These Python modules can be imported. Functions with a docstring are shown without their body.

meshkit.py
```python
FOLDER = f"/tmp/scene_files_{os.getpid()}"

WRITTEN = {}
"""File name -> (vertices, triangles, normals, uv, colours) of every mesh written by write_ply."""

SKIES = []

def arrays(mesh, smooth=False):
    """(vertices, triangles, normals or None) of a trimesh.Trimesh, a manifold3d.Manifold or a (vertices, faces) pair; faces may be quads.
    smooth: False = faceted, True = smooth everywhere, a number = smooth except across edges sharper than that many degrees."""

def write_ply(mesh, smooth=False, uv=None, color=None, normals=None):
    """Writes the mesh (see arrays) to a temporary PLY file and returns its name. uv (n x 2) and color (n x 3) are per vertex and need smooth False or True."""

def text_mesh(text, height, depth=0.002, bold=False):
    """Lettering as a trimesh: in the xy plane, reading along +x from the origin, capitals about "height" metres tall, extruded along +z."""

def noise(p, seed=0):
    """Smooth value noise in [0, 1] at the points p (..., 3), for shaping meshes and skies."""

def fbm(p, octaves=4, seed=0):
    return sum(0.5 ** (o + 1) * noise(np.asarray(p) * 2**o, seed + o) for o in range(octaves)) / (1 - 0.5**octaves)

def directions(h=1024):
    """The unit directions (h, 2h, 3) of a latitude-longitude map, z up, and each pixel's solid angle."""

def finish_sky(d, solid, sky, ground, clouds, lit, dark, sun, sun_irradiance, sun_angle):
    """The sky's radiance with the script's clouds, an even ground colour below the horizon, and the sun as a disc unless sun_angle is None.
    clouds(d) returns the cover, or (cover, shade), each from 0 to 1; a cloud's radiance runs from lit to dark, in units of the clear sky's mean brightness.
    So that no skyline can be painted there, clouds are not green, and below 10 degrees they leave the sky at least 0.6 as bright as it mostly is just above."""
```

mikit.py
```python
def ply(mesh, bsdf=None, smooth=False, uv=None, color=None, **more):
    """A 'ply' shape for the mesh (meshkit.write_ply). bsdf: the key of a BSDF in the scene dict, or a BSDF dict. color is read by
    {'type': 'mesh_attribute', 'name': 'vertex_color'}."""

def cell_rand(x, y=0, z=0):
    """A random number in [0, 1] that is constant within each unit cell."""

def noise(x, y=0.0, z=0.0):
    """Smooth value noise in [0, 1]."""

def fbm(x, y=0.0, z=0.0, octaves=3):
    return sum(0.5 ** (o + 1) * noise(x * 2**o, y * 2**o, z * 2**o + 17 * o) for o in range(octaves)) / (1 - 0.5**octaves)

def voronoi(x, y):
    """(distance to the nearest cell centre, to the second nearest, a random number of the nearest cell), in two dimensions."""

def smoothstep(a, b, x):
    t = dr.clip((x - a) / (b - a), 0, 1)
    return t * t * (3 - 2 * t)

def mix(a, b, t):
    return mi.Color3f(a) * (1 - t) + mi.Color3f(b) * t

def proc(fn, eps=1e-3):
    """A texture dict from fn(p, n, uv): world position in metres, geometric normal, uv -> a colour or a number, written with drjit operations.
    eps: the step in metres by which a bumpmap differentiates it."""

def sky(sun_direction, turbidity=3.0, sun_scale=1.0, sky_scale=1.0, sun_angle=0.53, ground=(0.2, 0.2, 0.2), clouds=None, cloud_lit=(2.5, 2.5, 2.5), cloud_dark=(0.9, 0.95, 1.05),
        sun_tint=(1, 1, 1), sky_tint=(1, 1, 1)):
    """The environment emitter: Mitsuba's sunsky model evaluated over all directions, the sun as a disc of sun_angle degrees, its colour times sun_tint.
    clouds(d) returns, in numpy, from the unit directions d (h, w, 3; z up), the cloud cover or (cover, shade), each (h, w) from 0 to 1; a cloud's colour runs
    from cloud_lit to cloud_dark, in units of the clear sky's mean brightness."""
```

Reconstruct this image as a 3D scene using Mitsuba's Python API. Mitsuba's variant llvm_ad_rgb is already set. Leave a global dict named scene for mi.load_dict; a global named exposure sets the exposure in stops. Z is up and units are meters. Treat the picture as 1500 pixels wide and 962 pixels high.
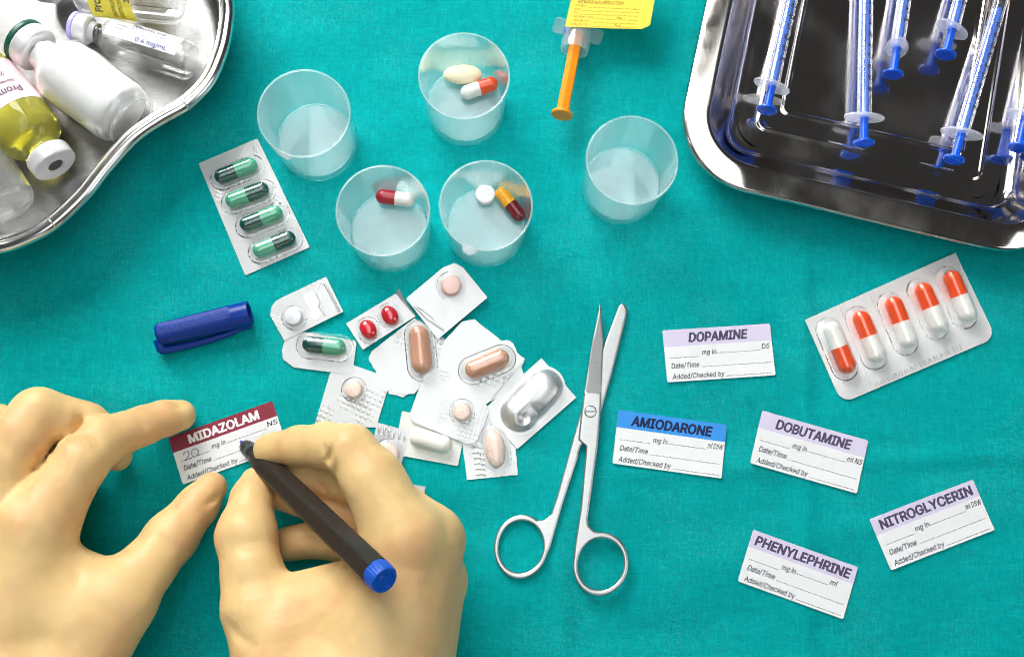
import math, random
import numpy as np, trimesh, shapely
from shapely.geometry import Polygon, LineString, Point, box
from shapely.ops import unary_union
from scipy.ndimage import map_coordinates
from scipy.spatial import Delaunay
import drjit as dr, mitsuba as mi, mikit, meshkit
from mikit import noise, fbm, smoothstep, mix, proc

random.seed(7); np.random.seed(7)
scene, labels = {}, {}
V = lambda *a: np.array(a, float)
unit = lambda v: np.asarray(v, float) / np.linalg.norm(v)

# ------------------------------------------------------------------ camera, light
FOC, CAMH = 1440.0, 423.0                       # focal length in photo pixels, height above the table in mm
_n = unit([(708 - 750) / FOC, -(725 - 481) / FOC, 1])
_fz = -_n[2]; _fx = -_n[0] * abs(_fz) / math.sqrt(1 - _n[0] ** 2)
FWD = V(_fx, math.sqrt(1 - _fx ** 2 - _fz ** 2), _fz)
RIGHT = unit(np.cross(FWD, [0, 1, 0])); UP = np.cross(RIGHT, FWD)
EYE = V(0, 0, CAMH)
T = mi.ScalarTransform4f
exposure = 0.1
scene['camera'] = {'type': 'perspective', 'fov': math.degrees(2 * math.atan(750 / FOC)), 'fov_axis': 'x', 'near_clip': 0.01, 'far_clip': 20.0,
                   'to_world': T().look_at(origin=(EYE * .001).tolist(), target=((EYE + FWD * 100) * .001).tolist(), up=[0, 1, 0])}


def softbox(key, label, pos, aim, w, h, rad):
    """a studio softbox: a white diffuser that glows, in a black shell"""
    m = T().look_at(origin=pos, target=aim, up=[0, 0, 1])
    scene[key + '__diffuser'] = {'type': 'rectangle', 'to_world': m @ T().scale([w / 2, h / 2, 1]), 'emitter': {'type': 'area', 'radiance': {'type': 'rgb', 'value': rad}},
                                 'bsdf': {'type': 'diffuse', 'reflectance': {'type': 'rgb', 'value': [.7, .7, .7]}}}
    scene[key + '__shell'] = {'type': 'cube', 'to_world': m @ T().translate([0, 0, -.06]) @ T().scale([w / 2 + .02, h / 2 + .02, .05]),
                              'bsdf': {'type': 'diffuse', 'reflectance': {'type': 'rgb', 'value': [.02, .02, .02]}}}
    labels[key] = {'label': label, 'category': 'softbox'}


softbox('studio_softbox', 'large square studio softbox behind the far left corner of the table', [-.40, .86, .58], [-.03, .02, 0], .60, .56, [14.2, 14.0, 13.5])
softbox('studio_softbox_001', 'smaller studio softbox on the right of the table', [.85, -.28, .68], [.05, .0, 0], .50, .50, [2.2, 2.2, 2.2])
softbox('studio_softbox_002', 'wide studio softbox hanging straight above the table', [-.016, .165, .75], [-.016, .17, 0], .40, .88, [2.0, 2.0, 2.0])
softbox('studio_softbox_003', 'low strip softbox beyond the near edge of the table', [-.10, -.85, .60], [0, 0, 0], .70, .30, [.7, .7, .7])
scene['room_light'] = {'type': 'constant', 'radiance': {'type': 'rgb', 'value': [.04, .04, .041]}}


def P(px, py, z=0.0):
    """the point (mm) at height z that the photograph shows at pixel px, py"""
    d = FWD * FOC + RIGHT * (px - 750) + UP * (481 - py)
    return EYE + d * ((z - CAMH) / d[2])


def pxscale(px, py, z):
    return np.linalg.norm(P(px + 10, py, z) - P(px, py, z)) / 10      # mm per pixel


# ------------------------------------------------------------------ materials
def rgb(*c): return {'type': 'rgb', 'value': list(c)}


def pr(col, rough, **k):
    return {'type': 'principled', 'base_color': rgb(*col) if isinstance(col, tuple) else proc(col), 'roughness': rough, **k}


def princ(name, col, rough=.5, **k):
    d = {'type': 'principled', 'base_color': rgb(*col) if isinstance(col, tuple) else proc(col), 'roughness': rough if not callable(rough) else proc(rough)}
    d.update(k)
    scene[name] = {'type': 'twosided', 'bsdf': d} if 'spec_trans' not in k else d
    return name


def bumped(name, inner, fn, height, eps):
    scene[name] = {'type': 'twosided', 'bsdf': {'type': 'bumpmap', 'arbitrary': proc(fn, eps), 'scale': height, 'bsdf': inner}}
    return name


def cloth_col(p, n, uv):
    x, y = p.x * 1000, p.y * 1000
    warp = noise(x * 3.1, y * .5, 3.0); weft = noise(x * .5, y * 3.1, 9.0)
    sl = noise(x * 2.6 + 40, y * .2, 5.0) ** 4 + noise(x * .2, y * 2.6 + 40, 7.0) ** 4
    fine = noise(x * 3.4, y * 3.4, 1.0)
    big = fbm(x * .018, y * .018, 2.0)
    lint = smoothstep(.70, .95, noise(x * 2.4, y * 2.4, 21.0) * (.70 + .6 * noise(x * .05, y * .05, 4.0)))
    v = .72 + .17 * warp + .17 * weft + .18 * sl + .24 * fine + .10 * (big - .5)
    c = mi.Color3f(.001, .302, .306) * v
    return mix(c, mi.Color3f(.16, .56, .54), lint * .12)


def cloth_h(p, n, uv):
    x, y = p.x * 1000, p.y * 1000
    k = 2 * math.pi / .85
    th = dr.sin(x * k + noise(x * .3, y * .3, 1.0) * 3) * .5 + dr.sin(y * k + noise(x * .3, y * .3, 5.0) * 3) * .5
    folds = 5 * dr.exp(-dr.square((x - 138 - y * .04) / 5)) + 4 * dr.exp(-dr.square((x - 32 + y * .03) / 4)) * smoothstep(-10, -50, y) + 4 * dr.exp(-dr.square((y - 6 - x * .05) / 4.5)) * smoothstep(30, 70, x) + 4 * dr.exp(-dr.square((x + 128 + y * .05) / 6)) + 14 * fbm(x * .02, y * .035, 6.0)
    return folds * 7 + th * .5 * (0.6 + .8 * noise(x * 1.2, y * 1.2, 3.0)) + 1.2 * noise(x * 2.0, y * .25, 2.0) + 1.2 * noise(x * .25, y * 2.0, 8.0)


bumped('m_cloth', pr(cloth_col, .9, specular=.06), cloth_h, 5e-5, 1.2e-4)
princ('m_paper', lambda p, n, uv: mi.Color3f(.80, .80, .815) * (.965 + .05 * fbm(p.x * 900, p.y * 900, 2.0)), .5, specular=.35)
for nm, c in dict(m_band_lilac=(.66, .60, .77), m_band_blue=(.035, .27, .74), m_band_maroon=(.24, .022, .045)).items(): princ(nm, c, .5, specular=.35)
for nm, c in dict(m_ink=(.035, .035, .055), m_ink_violet=(.075, .06, .115), m_ink_white=(.85, .85, .85), m_ink_blue=(.03, .03, .22), m_ink_navy=(.012, .02, .07), m_ink_brown=(.20, .13, .02)).items(): princ(nm, c, .6, specular=.2)


princ('m_foil_white', (.62, .62, .625), .31, metallic=.42, specular=.4)
princ('m_foil_silver', (.86, .86, .865), .34, metallic=.32, specular=.5)
princ('m_foil_dark', (.55, .55, .57), .32, metallic=.55, specular=.5)
RELIEF = {'m_foil_white': (1.7, .13, .36), 'm_foil_fine': (1.25, .10, .30), 'm_foil_coarse': (2.3, .24, .36), 'm_foil_silver': (1.35, .12, .31), 'm_foil_dark': (1.2, .14, .28)}
bumped('m_foil_smooth', pr((.72, .725, .73), .42, metallic=.85, specular=.5), lambda p, n, uv: fbm(p.x * 300, p.y * 300, p.z * 300), .8e-4, 2e-4)
princ('m_white_card', (.74, .73, .71), .45, specular=.4)
princ('m_white_mould', (.76, .75, .70), .28, specular=.5, clearcoat=.4, clearcoat_gloss=.9)
plastic_later = 1
scene['m_bubble'] = {'type': 'thindielectric', 'int_ior': 1.5, 'ext_ior': 1.0}
scene['m_clear'] = {'type': 'dielectric', 'int_ior': 1.49, 'ext_ior': 1.0}
scene['m_glass'] = {'type': 'dielectric', 'int_ior': 1.42, 'ext_ior': 1.0, 'specular_transmittance': rgb(.97, .985, .975)}
scene['m_yellow_liquid'] = pr((.95, .89, .15), .02, spec_trans=.70, eta=1.36)


def plastic(name, frost, tint):
    scene[name] = {'type': 'blendbsdf', 'weight': frost, 'bsdf_0': {'type': 'thindielectric', 'int_ior': 1.5, 'ext_ior': 1.0},
                   'bsdf_1': {'type': 'principledthin', 'base_color': rgb(*tint), 'roughness': .35, 'diff_trans': .9, 'spec_trans': 0.0, 'eta': 1.45}}


plastic('m_cup_wall', .04, (.86, .95, .98)); plastic('m_cup_base', .30, (.88, .95, .98)); plastic('m_cup_rim', .22, (.9, .96, .98))
plastic('m_flange', .42, (.86, .88, .95)); plastic('m_barrel', .055, (.90, .92, .98)); plastic('m_vial', .055, (.92, .93, .94)); scene['m_pocket'] = {'type': 'thindielectric', 'int_ior': 1.42, 'ext_ior': 1.0}; plastic('m_syringe', .22, (.80, .88, .95))
gel = dict(specular=.5, clearcoat=.8, clearcoat_gloss=.95)
for nm, c in dict(m_gel_darkgreen=(.004, .062, .05), m_gel_green=(.075, .40, .235), m_gel_orange=(.80, .085, .018), m_gel_white=(.80, .79, .75), m_gel_crimson=(.36, .004, .018),
                  m_gel_red=(.62, .012, .028), m_gel_yellow=(.85, .38, .012), m_gel_maroon=(.14, .004, .012), m_gel_tan=(.62, .33, .22)).items(): princ(nm, c, .18, **gel)
for nm, c in dict(m_tablet_white=(.82, .82, .82), m_tablet_grey=(.68, .68, .72), m_tablet_pink=(.76, .50, .44), m_tablet_peach=(.78, .60, .52), m_tablet_cream=(.86, .77, .54), m_tablet_palepink=(.80, .63, .55)).items():
    princ(nm, (lambda c: lambda p, n, uv: mi.Color3f(*c) * (.95 + .08 * fbm(p.x * 1500, p.y * 1500, p.z * 1500)))(c), .42, specular=.4)


def scratch(base, amp, fx, fy):
    return lambda p, n, uv: mi.Color3f(*base) * (1 - amp + 2 * amp * fbm(p.x * fx + p.y * fy * .25, p.y * fy - p.x * fx * .25, 1.0))


princ('m_tray', scratch((.62, .575, .535), .07, 2600, 160), lambda p, n, uv: .07 + .14 * smoothstep(.35, .75, fbm(p.x * 35, p.y * 35, 1.0, 4)) + .03 * noise(p.x * 2500, p.y * 200, 0.0), metallic=1.0)
princ('m_dish', scratch((.33, .328, .325), .22, 500, 3200), .32, metallic=1.0, anisotropic=.4)
princ('m_dish_rim', (.74, .73, .72), .17, metallic=1.0)
princ('m_scissors', scratch((.57, .565, .56), .06, 300, 2500), .33, metallic=.95)
princ('m_scissors_ground', scratch((.52, .53, .55), .14, 300, 3500), .26, metallic=1.0)
princ('m_dark_slot', (.05, .05, .05), .6)


def glove_col(p, n, uv):
    a = fbm(p.x * 45, p.y * 45, p.z * 45); b = fbm(p.x * 260, p.y * 260, p.z * 260)
    c = mix(mi.Color3f(.70, .475, .215), mi.Color3f(.655, .385, .175), smoothstep(.42, .68, a))
    return c * (.93 + .12 * b)


def glove_h(p, n, uv):
    x, y, z = p.x * 1000, p.y * 1000, p.z * 1000
    w = fbm(x * .06, y * .06, z * .06) * 9
    where = smoothstep(.45, .70, noise(x * .045 + 3, y * .045, z * .045))
    fold = dr.abs(noise(x * .16 + w, y * .75 + w * .5, z * .5) - .5) * -2.0
    fold2 = dr.abs(noise(x * .8 + w, y * .18 - w, z * .4 + 7) - .5) * -1.2
    return (fold + fold2) * (.25 + 1.1 * where) + .22 * noise(x * 1.6, y * 1.6, z * 1.6)


bumped('m_glove', pr(glove_col, .40, specular=.30), glove_h, 0.8e-4, 2.0e-4)
princ('m_pen', lambda p, n, uv: mi.Color3f(.024, .018, .016) * (.8 + .5 * fbm(p.x * 700, p.y * 700, p.z * 700)), .30, specular=.3)
princ('m_pen_dark', (.018, .016, .016), .25, specular=.5)
princ('m_pen_ring', (.05, .06, .06), .3)
princ('m_blue_cap', (.002, .032, .26), .32, specular=.3)
princ('m_blue_cap_dark', (.002, .012, .10), .4)
princ('m_blue_plug', (.004, .075, .46), .35, specular=.5)
princ('m_nib', (.03, .03, .35), .5)
princ('m_plunger', (.004, .10, .70), .32, specular=.5)
princ('m_plunger_inner', (.03, .185, .74), .35, specular=.5)
princ('m_orange', (.92, .295, .012), .35, specular=.5)
princ('m_rubber', (.02, .019, .018), .5)
princ('m_rubber_grey', (.42, .42, .45), .5)
princ('m_copper', (.62, .30, .17), .4, metallic=.6)
princ('m_tag', (.90, .68, .085), .5, specular=.3)
princ('m_label_yellow', (.88, .74, .07), .5)
princ('m_label_pink', (.80, .55, .58), .5)
princ('m_cap_green', (.010, .10, .065), .35, specular=.5)
princ('m_cap_lavender', (.46, .40, .80), .4)
princ('m_crimp', (.80, .80, .81), .32, metallic=.35)
princ('m_stopper', (.07, .065, .065), .6)
princ('m_powder', lambda p, n, uv: mi.Color3f(.84, .84, .83) * (.93 + .10 * fbm(p.x * 160, p.y * 160, p.z * 160)), .10, specular=.6, clearcoat=1.0, clearcoat_gloss=.98)
princ('m_tint_stripe', (.55, .78, .86), .5)

# ------------------------------------------------------------------ mesh helpers (all in mm)
def number(key):
    if key not in labels and key not in scene: return key
    i = 1
    while f'{key}_{i:03d}' in labels or f'{key}_{i:03d}' in scene: i += 1
    return f'{key}_{i:03d}'


def thing(name, label, cat, group=None):
    key = number(name); labels[key] = {'label': label, 'category': cat}
    if group: labels[key]['group'] = group
    return key


def put(key, mesh, bsdf, smooth=False, uv=None, label=None):
    """one entry of the scene; mesh in mm"""
    if isinstance(mesh, tuple): v, f = mesh
    else: v, f = mesh.vertices, mesh.faces
    scene[key] = mikit.ply((np.asarray(v, float) * .001, np.asarray(f, int)), bsdf, smooth=smooth, uv=uv)
    if label: labels.setdefault(key, {})['label'] = label
    return key


def part(parent, name, mesh, bsdf, smooth=False, uv=None, label=None):
    return put(number(parent + '__' + name), mesh, bsdf, smooth, uv, label)


def cat(*ms):
    vs, fs, o = [], [], 0
    for m in ms:
        v, f = m if isinstance(m, tuple) else (m.vertices, m.faces)
        f = np.asarray(f)
        if f.shape[1] == 4: f = np.vstack([f[:, [0, 1, 2]], f[:, [0, 2, 3]]])
        vs.append(np.asarray(v)); fs.append(f + o); o += len(v)
    return np.vstack(vs), np.vstack(fs)


def loops(rows, closed=True, cap0=False, cap1=False):
    """surface through a list of rings with equal point counts"""
    n, m = len(rows), len(rows[0])
    v = np.vstack(rows); f = []
    for i in range(n - 1):
        for j in range(m if closed else m - 1):
            a, b = i * m + j, i * m + (j + 1) % m
            f.append([a, b, b + m]); f.append([a, b + m, a + m])
    f = np.array(f)
    for flag, i, s in ((cap0, 0, 1), (cap1, n - 1, -1)):
        if flag:
            v = np.vstack([v, rows[i].mean(0)]); c = len(v) - 1
            t = [[i * m + (j + 1) % m, i * m + j, c][::s] for j in range(m)]
            f = np.vstack([f, t])
    return v, f


def lathe(profile, n=64):
    """profile (r, z) turned about z; r = 0 ends close it"""
    a = np.linspace(0, 2 * np.pi, n, endpoint=False)
    rows = [np.stack([r * np.cos(a), r * np.sin(a), np.full(n, z)], 1) for r, z in [(max(r, 1e-4), z) for r, z in profile]]
    return loops(rows)


def frame(axis, ref=(0, 0, 1)):
    w = unit(axis); u = np.cross(ref, w)
    if np.linalg.norm(u) < 1e-6: u = V(1, 0, 0)
    u = unit(u); return np.stack([u, np.cross(w, u), w], 1)


def place(mesh, O, R=np.eye(3)):
    v, f = mesh if isinstance(mesh, tuple) else (mesh.vertices, mesh.faces)
    return np.asarray(v) @ R.T + O, f


def along(mesh, A, B, ref=(0, 0, 1)):
    """mesh built along +z from 0, stood from A towards B"""
    return place(mesh, A, frame(B - A, ref))


def tube(pts, r, n=12, ends=True):
    pts = np.asarray(pts, float); rr = np.broadcast_to(r, len(pts))
    t = np.gradient(pts, axis=0); ref = V(0, 0, 1) if abs(unit(t[0])[2]) < .9 else V(1, 0, 0)
    a = np.linspace(0, 2 * np.pi, n, endpoint=False); rows = []
    for p, d, q in zip(pts, t, rr):
        F = frame(d, ref); rows.append(p + q * (np.outer(np.cos(a), F[:, 0]) + np.outer(np.sin(a), F[:, 1])))
    return loops(rows, cap0=ends, cap1=ends)


def extrude(poly, t, z=0.0):
    ms = [trimesh.creation.extrude_polygon(g, t, engine='earcut') for g in getattr(poly, 'geoms', [poly]) if g.area > 1e-6]
    v, f = cat(*ms); v = v.copy(); v[:, 2] += z
    return v, f


def smooth_closed(pts, n):
    """closed Catmull-Rom curve through pts, n points evenly spaced"""
    p = np.asarray(pts, float); out = []
    for i in range(len(p)):
        a, b, c, d = p[i - 1], p[i], p[(i + 1) % len(p)], p[(i + 2) % len(p)]
        t = np.linspace(0, 1, 30, endpoint=False)[:, None]
        out.append(.5 * (2 * b + (c - a) * t + (2 * a - 5 * b + 4 * c - d) * t ** 2 + (3 * b - a - 3 * c + d) * t ** 3))
    q = np.vstack(out); q = np.vstack([q, q[:1]])
    s = np.r_[0, np.cumsum(np.linalg.norm(np.diff(q, axis=0), axis=1))]
    u = np.linspace(0, s[-1], n, endpoint=False)
    return np.stack([np.interp(u, s, q[:, k]) for k in range(p.shape[1])], 1)


def surface_net(F, org, h, steps=2):
    """the surface F = 0 (F < 0 inside) of a sampled field, as triangles"""
    s = F < 0; n = np.array(F.shape) - 1
    corner = lambda A, d: A[d[0]:d[0] + n[0], d[1]:d[1] + n[1], d[2]:d[2] + n[2]]
    cs = [(i, j, k) for i in (0, 1) for j in (0, 1) for k in (0, 1)]
    cnt = sum(corner(s, c).astype(np.int8) for c in cs); mixed = (cnt > 0) & (cnt < 8)
    ids = np.full(n, -1); cells = np.argwhere(mixed); ids[tuple(cells.T)] = np.arange(len(cells))
    acc, num = np.zeros((len(cells), 3)), np.zeros(len(cells))
    for a in cs:
        for ax in range(3):
            if a[ax]: continue
            b = list(a); b[ax] = 1
            fa, fb = F[tuple((cells + a).T)], F[tuple((cells + b).T)]
            m = (fa < 0) != (fb < 0); t = np.where(m, fa / np.where(m, fa - fb, 1), 0)
            pos = np.array(a, float)[None] + np.zeros((len(cells), 3)); pos[:, ax] += t
            acc[m] += pos[m]; num[m] += 1
    v = cells + acc / num[:, None]
    quads = []
    for ax in range(3):
        u, w = [(1, 2), (2, 0), (0, 1)][ax]
        lo = [slice(None)] * 3; hi = [slice(None)] * 3; lo[ax] = slice(0, -1); hi[ax] = slice(1, None)
        A, B = s[tuple(lo)], s[tuple(hi)]
        e = np.argwhere(A != B); e = e[(e[:, u] > 0) & (e[:, w] > 0) & (e[:, u] < n[u]) & (e[:, w] < n[w])]
        q = []
        for du, dw in ((-1, -1), (0, -1), (0, 0), (-1, 0)):
            c = e.copy(); c[:, u] += du; c[:, w] += dw; q.append(ids[tuple(c.T)])
        q = np.stack(q, 1); inside = A[tuple(e.T)]
        q[~inside] = q[~inside][:, ::-1]; quads.append(q)
    q = np.vstack(quads); q = q[(q >= 0).all(1)]
    G = np.gradient(F)
    for _ in range(steps):
        d = map_coordinates(F, v.T, order=1, mode='nearest'); g = np.stack([map_coordinates(k, v.T, order=1, mode='nearest') for k in G], 1)
        v = v - np.clip(d / np.maximum((g ** 2).sum(1), 1e-6), -.6, .6)[:, None] * g * .8
    return v * h + org, np.vstack([q[:, [0, 1, 2]], q[:, [0, 2, 3]]])


def grid(lo, hi, h):
    n = np.ceil((np.asarray(hi) - lo) / h).astype(int) + 1
    ax = [lo[k] + np.arange(n[k]) * h for k in range(3)]
    return np.stack(np.meshgrid(*ax, indexing='ij'), -1)


def plate(poly, t, r, z0, h=.4, cut=None):
    """a plate of outline poly with edges rounded by r"""
    x0, y0, x1, y1 = poly.bounds
    X = grid(V(x0 - 1, y0 - 1, z0 - .8), V(x1 + 1, y1 + 1, z0 + t + .8), h)
    pts = shapely.points(X[:, :, 0, 0].ravel(), X[:, :, 0, 1].ravel())
    d2 = shapely.distance(poly.boundary, pts); shapely.prepare(poly)
    d2 = np.where(shapely.contains(poly, pts), -d2, d2).reshape(X.shape[:2])[..., None]
    a, b = d2 + r, np.abs(X[..., 2] - z0 - t / 2) - t / 2 + r
    F = np.minimum(np.maximum(a, b), 0) + np.hypot(np.maximum(a, 0), np.maximum(b, 0)) - r
    if cut is not None: F = np.maximum(F, -cut(X))
    return surface_net(F, X[0, 0, 0], h)


_texts = {}
def text(s, cap, bold=False):
    """lettering in mm, capitals cap high, at the origin, in the xy plane"""
    k = (s, bold)
    if k not in _texts:
        m = meshkit.text_mesh(s, 10.0, .06 / .001 * .001, bold); _texts[k] = (np.array(m.vertices), np.array(m.faces))
    v, f = _texts[k]; v = v.copy(); v[:, :2] *= cap / 10; v[:, 2] = np.where(v[:, 2] > v[:, 2].mean(), .045, -.02)
    return v, f


def fit(s, cap, x0, x1, y, bold=False, slant=0.0):
    v, f = text(s, cap, bold); v = v.copy()
    a, b = v[:, 0].min(), v[:, 0].max()
    v[:, 0] = x0 + (v[:, 0] - a) / (b - a) * (x1 - x0) + slant * v[:, 1]; v[:, 1] += y
    return v, f


def bolder(*a, d=.15):
    v, f = fit(*a); return cat(*[(v + V(dx, dy, dz), f) for dx, dy, dz in ((-d, 0, 0), (d, 0, .002), (0, d * .7, .004), (0, -d * .7, .006))])


def rule(x0, x1, y, w=.22):
    return extrude(box(x0, y - w / 2, x1, y + w / 2), .06, -.015)


def stroke(pts, w):
    return extrude(LineString(pts).buffer(w / 2, quad_segs=4), .06, -.015)


# ------------------------------------------------------------------ the surface: a woven teal drape
g = np.r_[np.linspace(-1500, -330, 14), np.linspace(-320, 320, 129), np.linspace(330, 1500, 14)]
gx, gy = np.meshgrid(g, g, indexing='ij')
fold = meshkit.fbm(np.stack([gx * .006, gy * .011, gx * 0], -1), 3, 3) + .6 * np.exp(-((gx - 140 - .05 * gy) / 5) ** 2) * .4
gz = -.9 * np.clip(fold - .30, 0, 1) - .12
nn = len(g); idx = np.arange(nn * nn).reshape(nn, nn)
q = np.stack([idx[:-1, :-1], idx[1:, :-1], idx[1:, 1:], idx[:-1, 1:]], -1).reshape(-1, 4)
put('cloth', (np.stack([gx, gy, gz], -1).reshape(-1, 3), np.vstack([q[:, [0, 1, 2]], q[:, [0, 2, 3]]])), 'm_cloth', smooth=True, uv=np.stack([gx, gy], -1).reshape(-1, 2))
labels['cloth'] = {'label': 'teal green woven surgical cloth spread over the whole table', 'kind': 'structure'}

# ------------------------------------------------------------------ steel tray with rounded corners
TZ = 18.0
c0, cl, cb = P(1016, 268, TZ), P(1041.6, 0, TZ), P(1500, 373, TZ)
t_u = unit(V(*(P(1500, 371.5, TZ) - P(1100, 278, TZ))[:2], 0)); t_v = V(-t_u[1], t_u[0], 0)
b0 = P(1200, 302.5, TZ); l0 = P(1020.8, 68.6, TZ)
t_o = l0 + t_v * (((b0 - l0) @ t_v)); t_o[2] = 0            # the sharp lower left corner of the rim's outline
TW, TL, TR_ = 176.0, 262.0, 34.0


def rrect(inset, z, n=14, R=TR_, ox=0, oy=0):
    r = max(R - inset, 3.0); w, l = TW - 2 * inset, TL - 2 * inset; pts = []
    for cx, cy, a0 in ((w - r, r, -90), (w - r, l - r, 0), (r, l - r, 90), (r, r, 180)):
        for a in np.radians(np.linspace(a0, a0 + 90, n)): pts.append(t_o + t_u * (inset + cx + r * math.cos(a)) + t_v * (inset + cy + r * math.sin(a)) + V(0, 0, z))
    sides = []
    for i in range(len(pts)):                                 # long sides are split too, for even normals
        a, b = pts[i], pts[(i + 1) % len(pts)]
        k = 10 if (i + 1) % n == 0 else 1
        for t in range(k): sides.append(a + (b - a) * t / k)
    return np.array(sides)


tray = thing('steel_tray', 'shiny rectangular steel tray holding the blue syringes', 'tray')
prof = [(0.7, TZ - 4.4), (.1, TZ - 3.6), (.1, TZ - 2.9), (.6, TZ - 2.3), (1.4, TZ - 2.0)] + [(1.4 + 9.2 * k / 7, TZ - 2.0 * ((1 - k / 7) ** 1.35)) for k in range(1, 8)]
prof += [(11.3, TZ - .3), (12.0, TZ - 1.3)] + [(12.0 + 9.5 * (k / 6), TZ - 1.3 - (TZ - 5.8) * (k / 6)) for k in range(1, 7)] + [(22.6, 2.6), (24.0, 1.6), (25.6, 1.15), (27, 1.05)]
part(tray, 'rim', loops([rrect(d, z) for d, z in prof]), 'm_tray', smooth=True)
bead = lambda d, z0, z1, h, w: [(d - w + 2 * w * k / 8, z0 + (z1 - z0) * k / 8 + h * math.sin(math.pi * k / 8) ** 1.5) for k in range(9)]
prof2 = [(27, 1.05), (33, 1.05)] + bead(36.5, 1.05, 1.35, .55, 1.5) + [(39.5, 1.35), (43.5, 1.35)] + bead(46.5, 1.35, 1.25, .7, 1.7) + [(49.5, 1.25), (60, 1.25), (80, 1.25)]
part(tray, 'floor', loops([rrect(d, z, R=40) for d, z in prof2], cap1=True), 'm_tray', smooth=True)
part(tray, 'underside', loops([rrect(d, z - 1.0) for d, z in prof[1:]] + [rrect(30, .05)], cap1=True), 'm_tray', smooth=True)
FLOOR = 2.0

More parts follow.
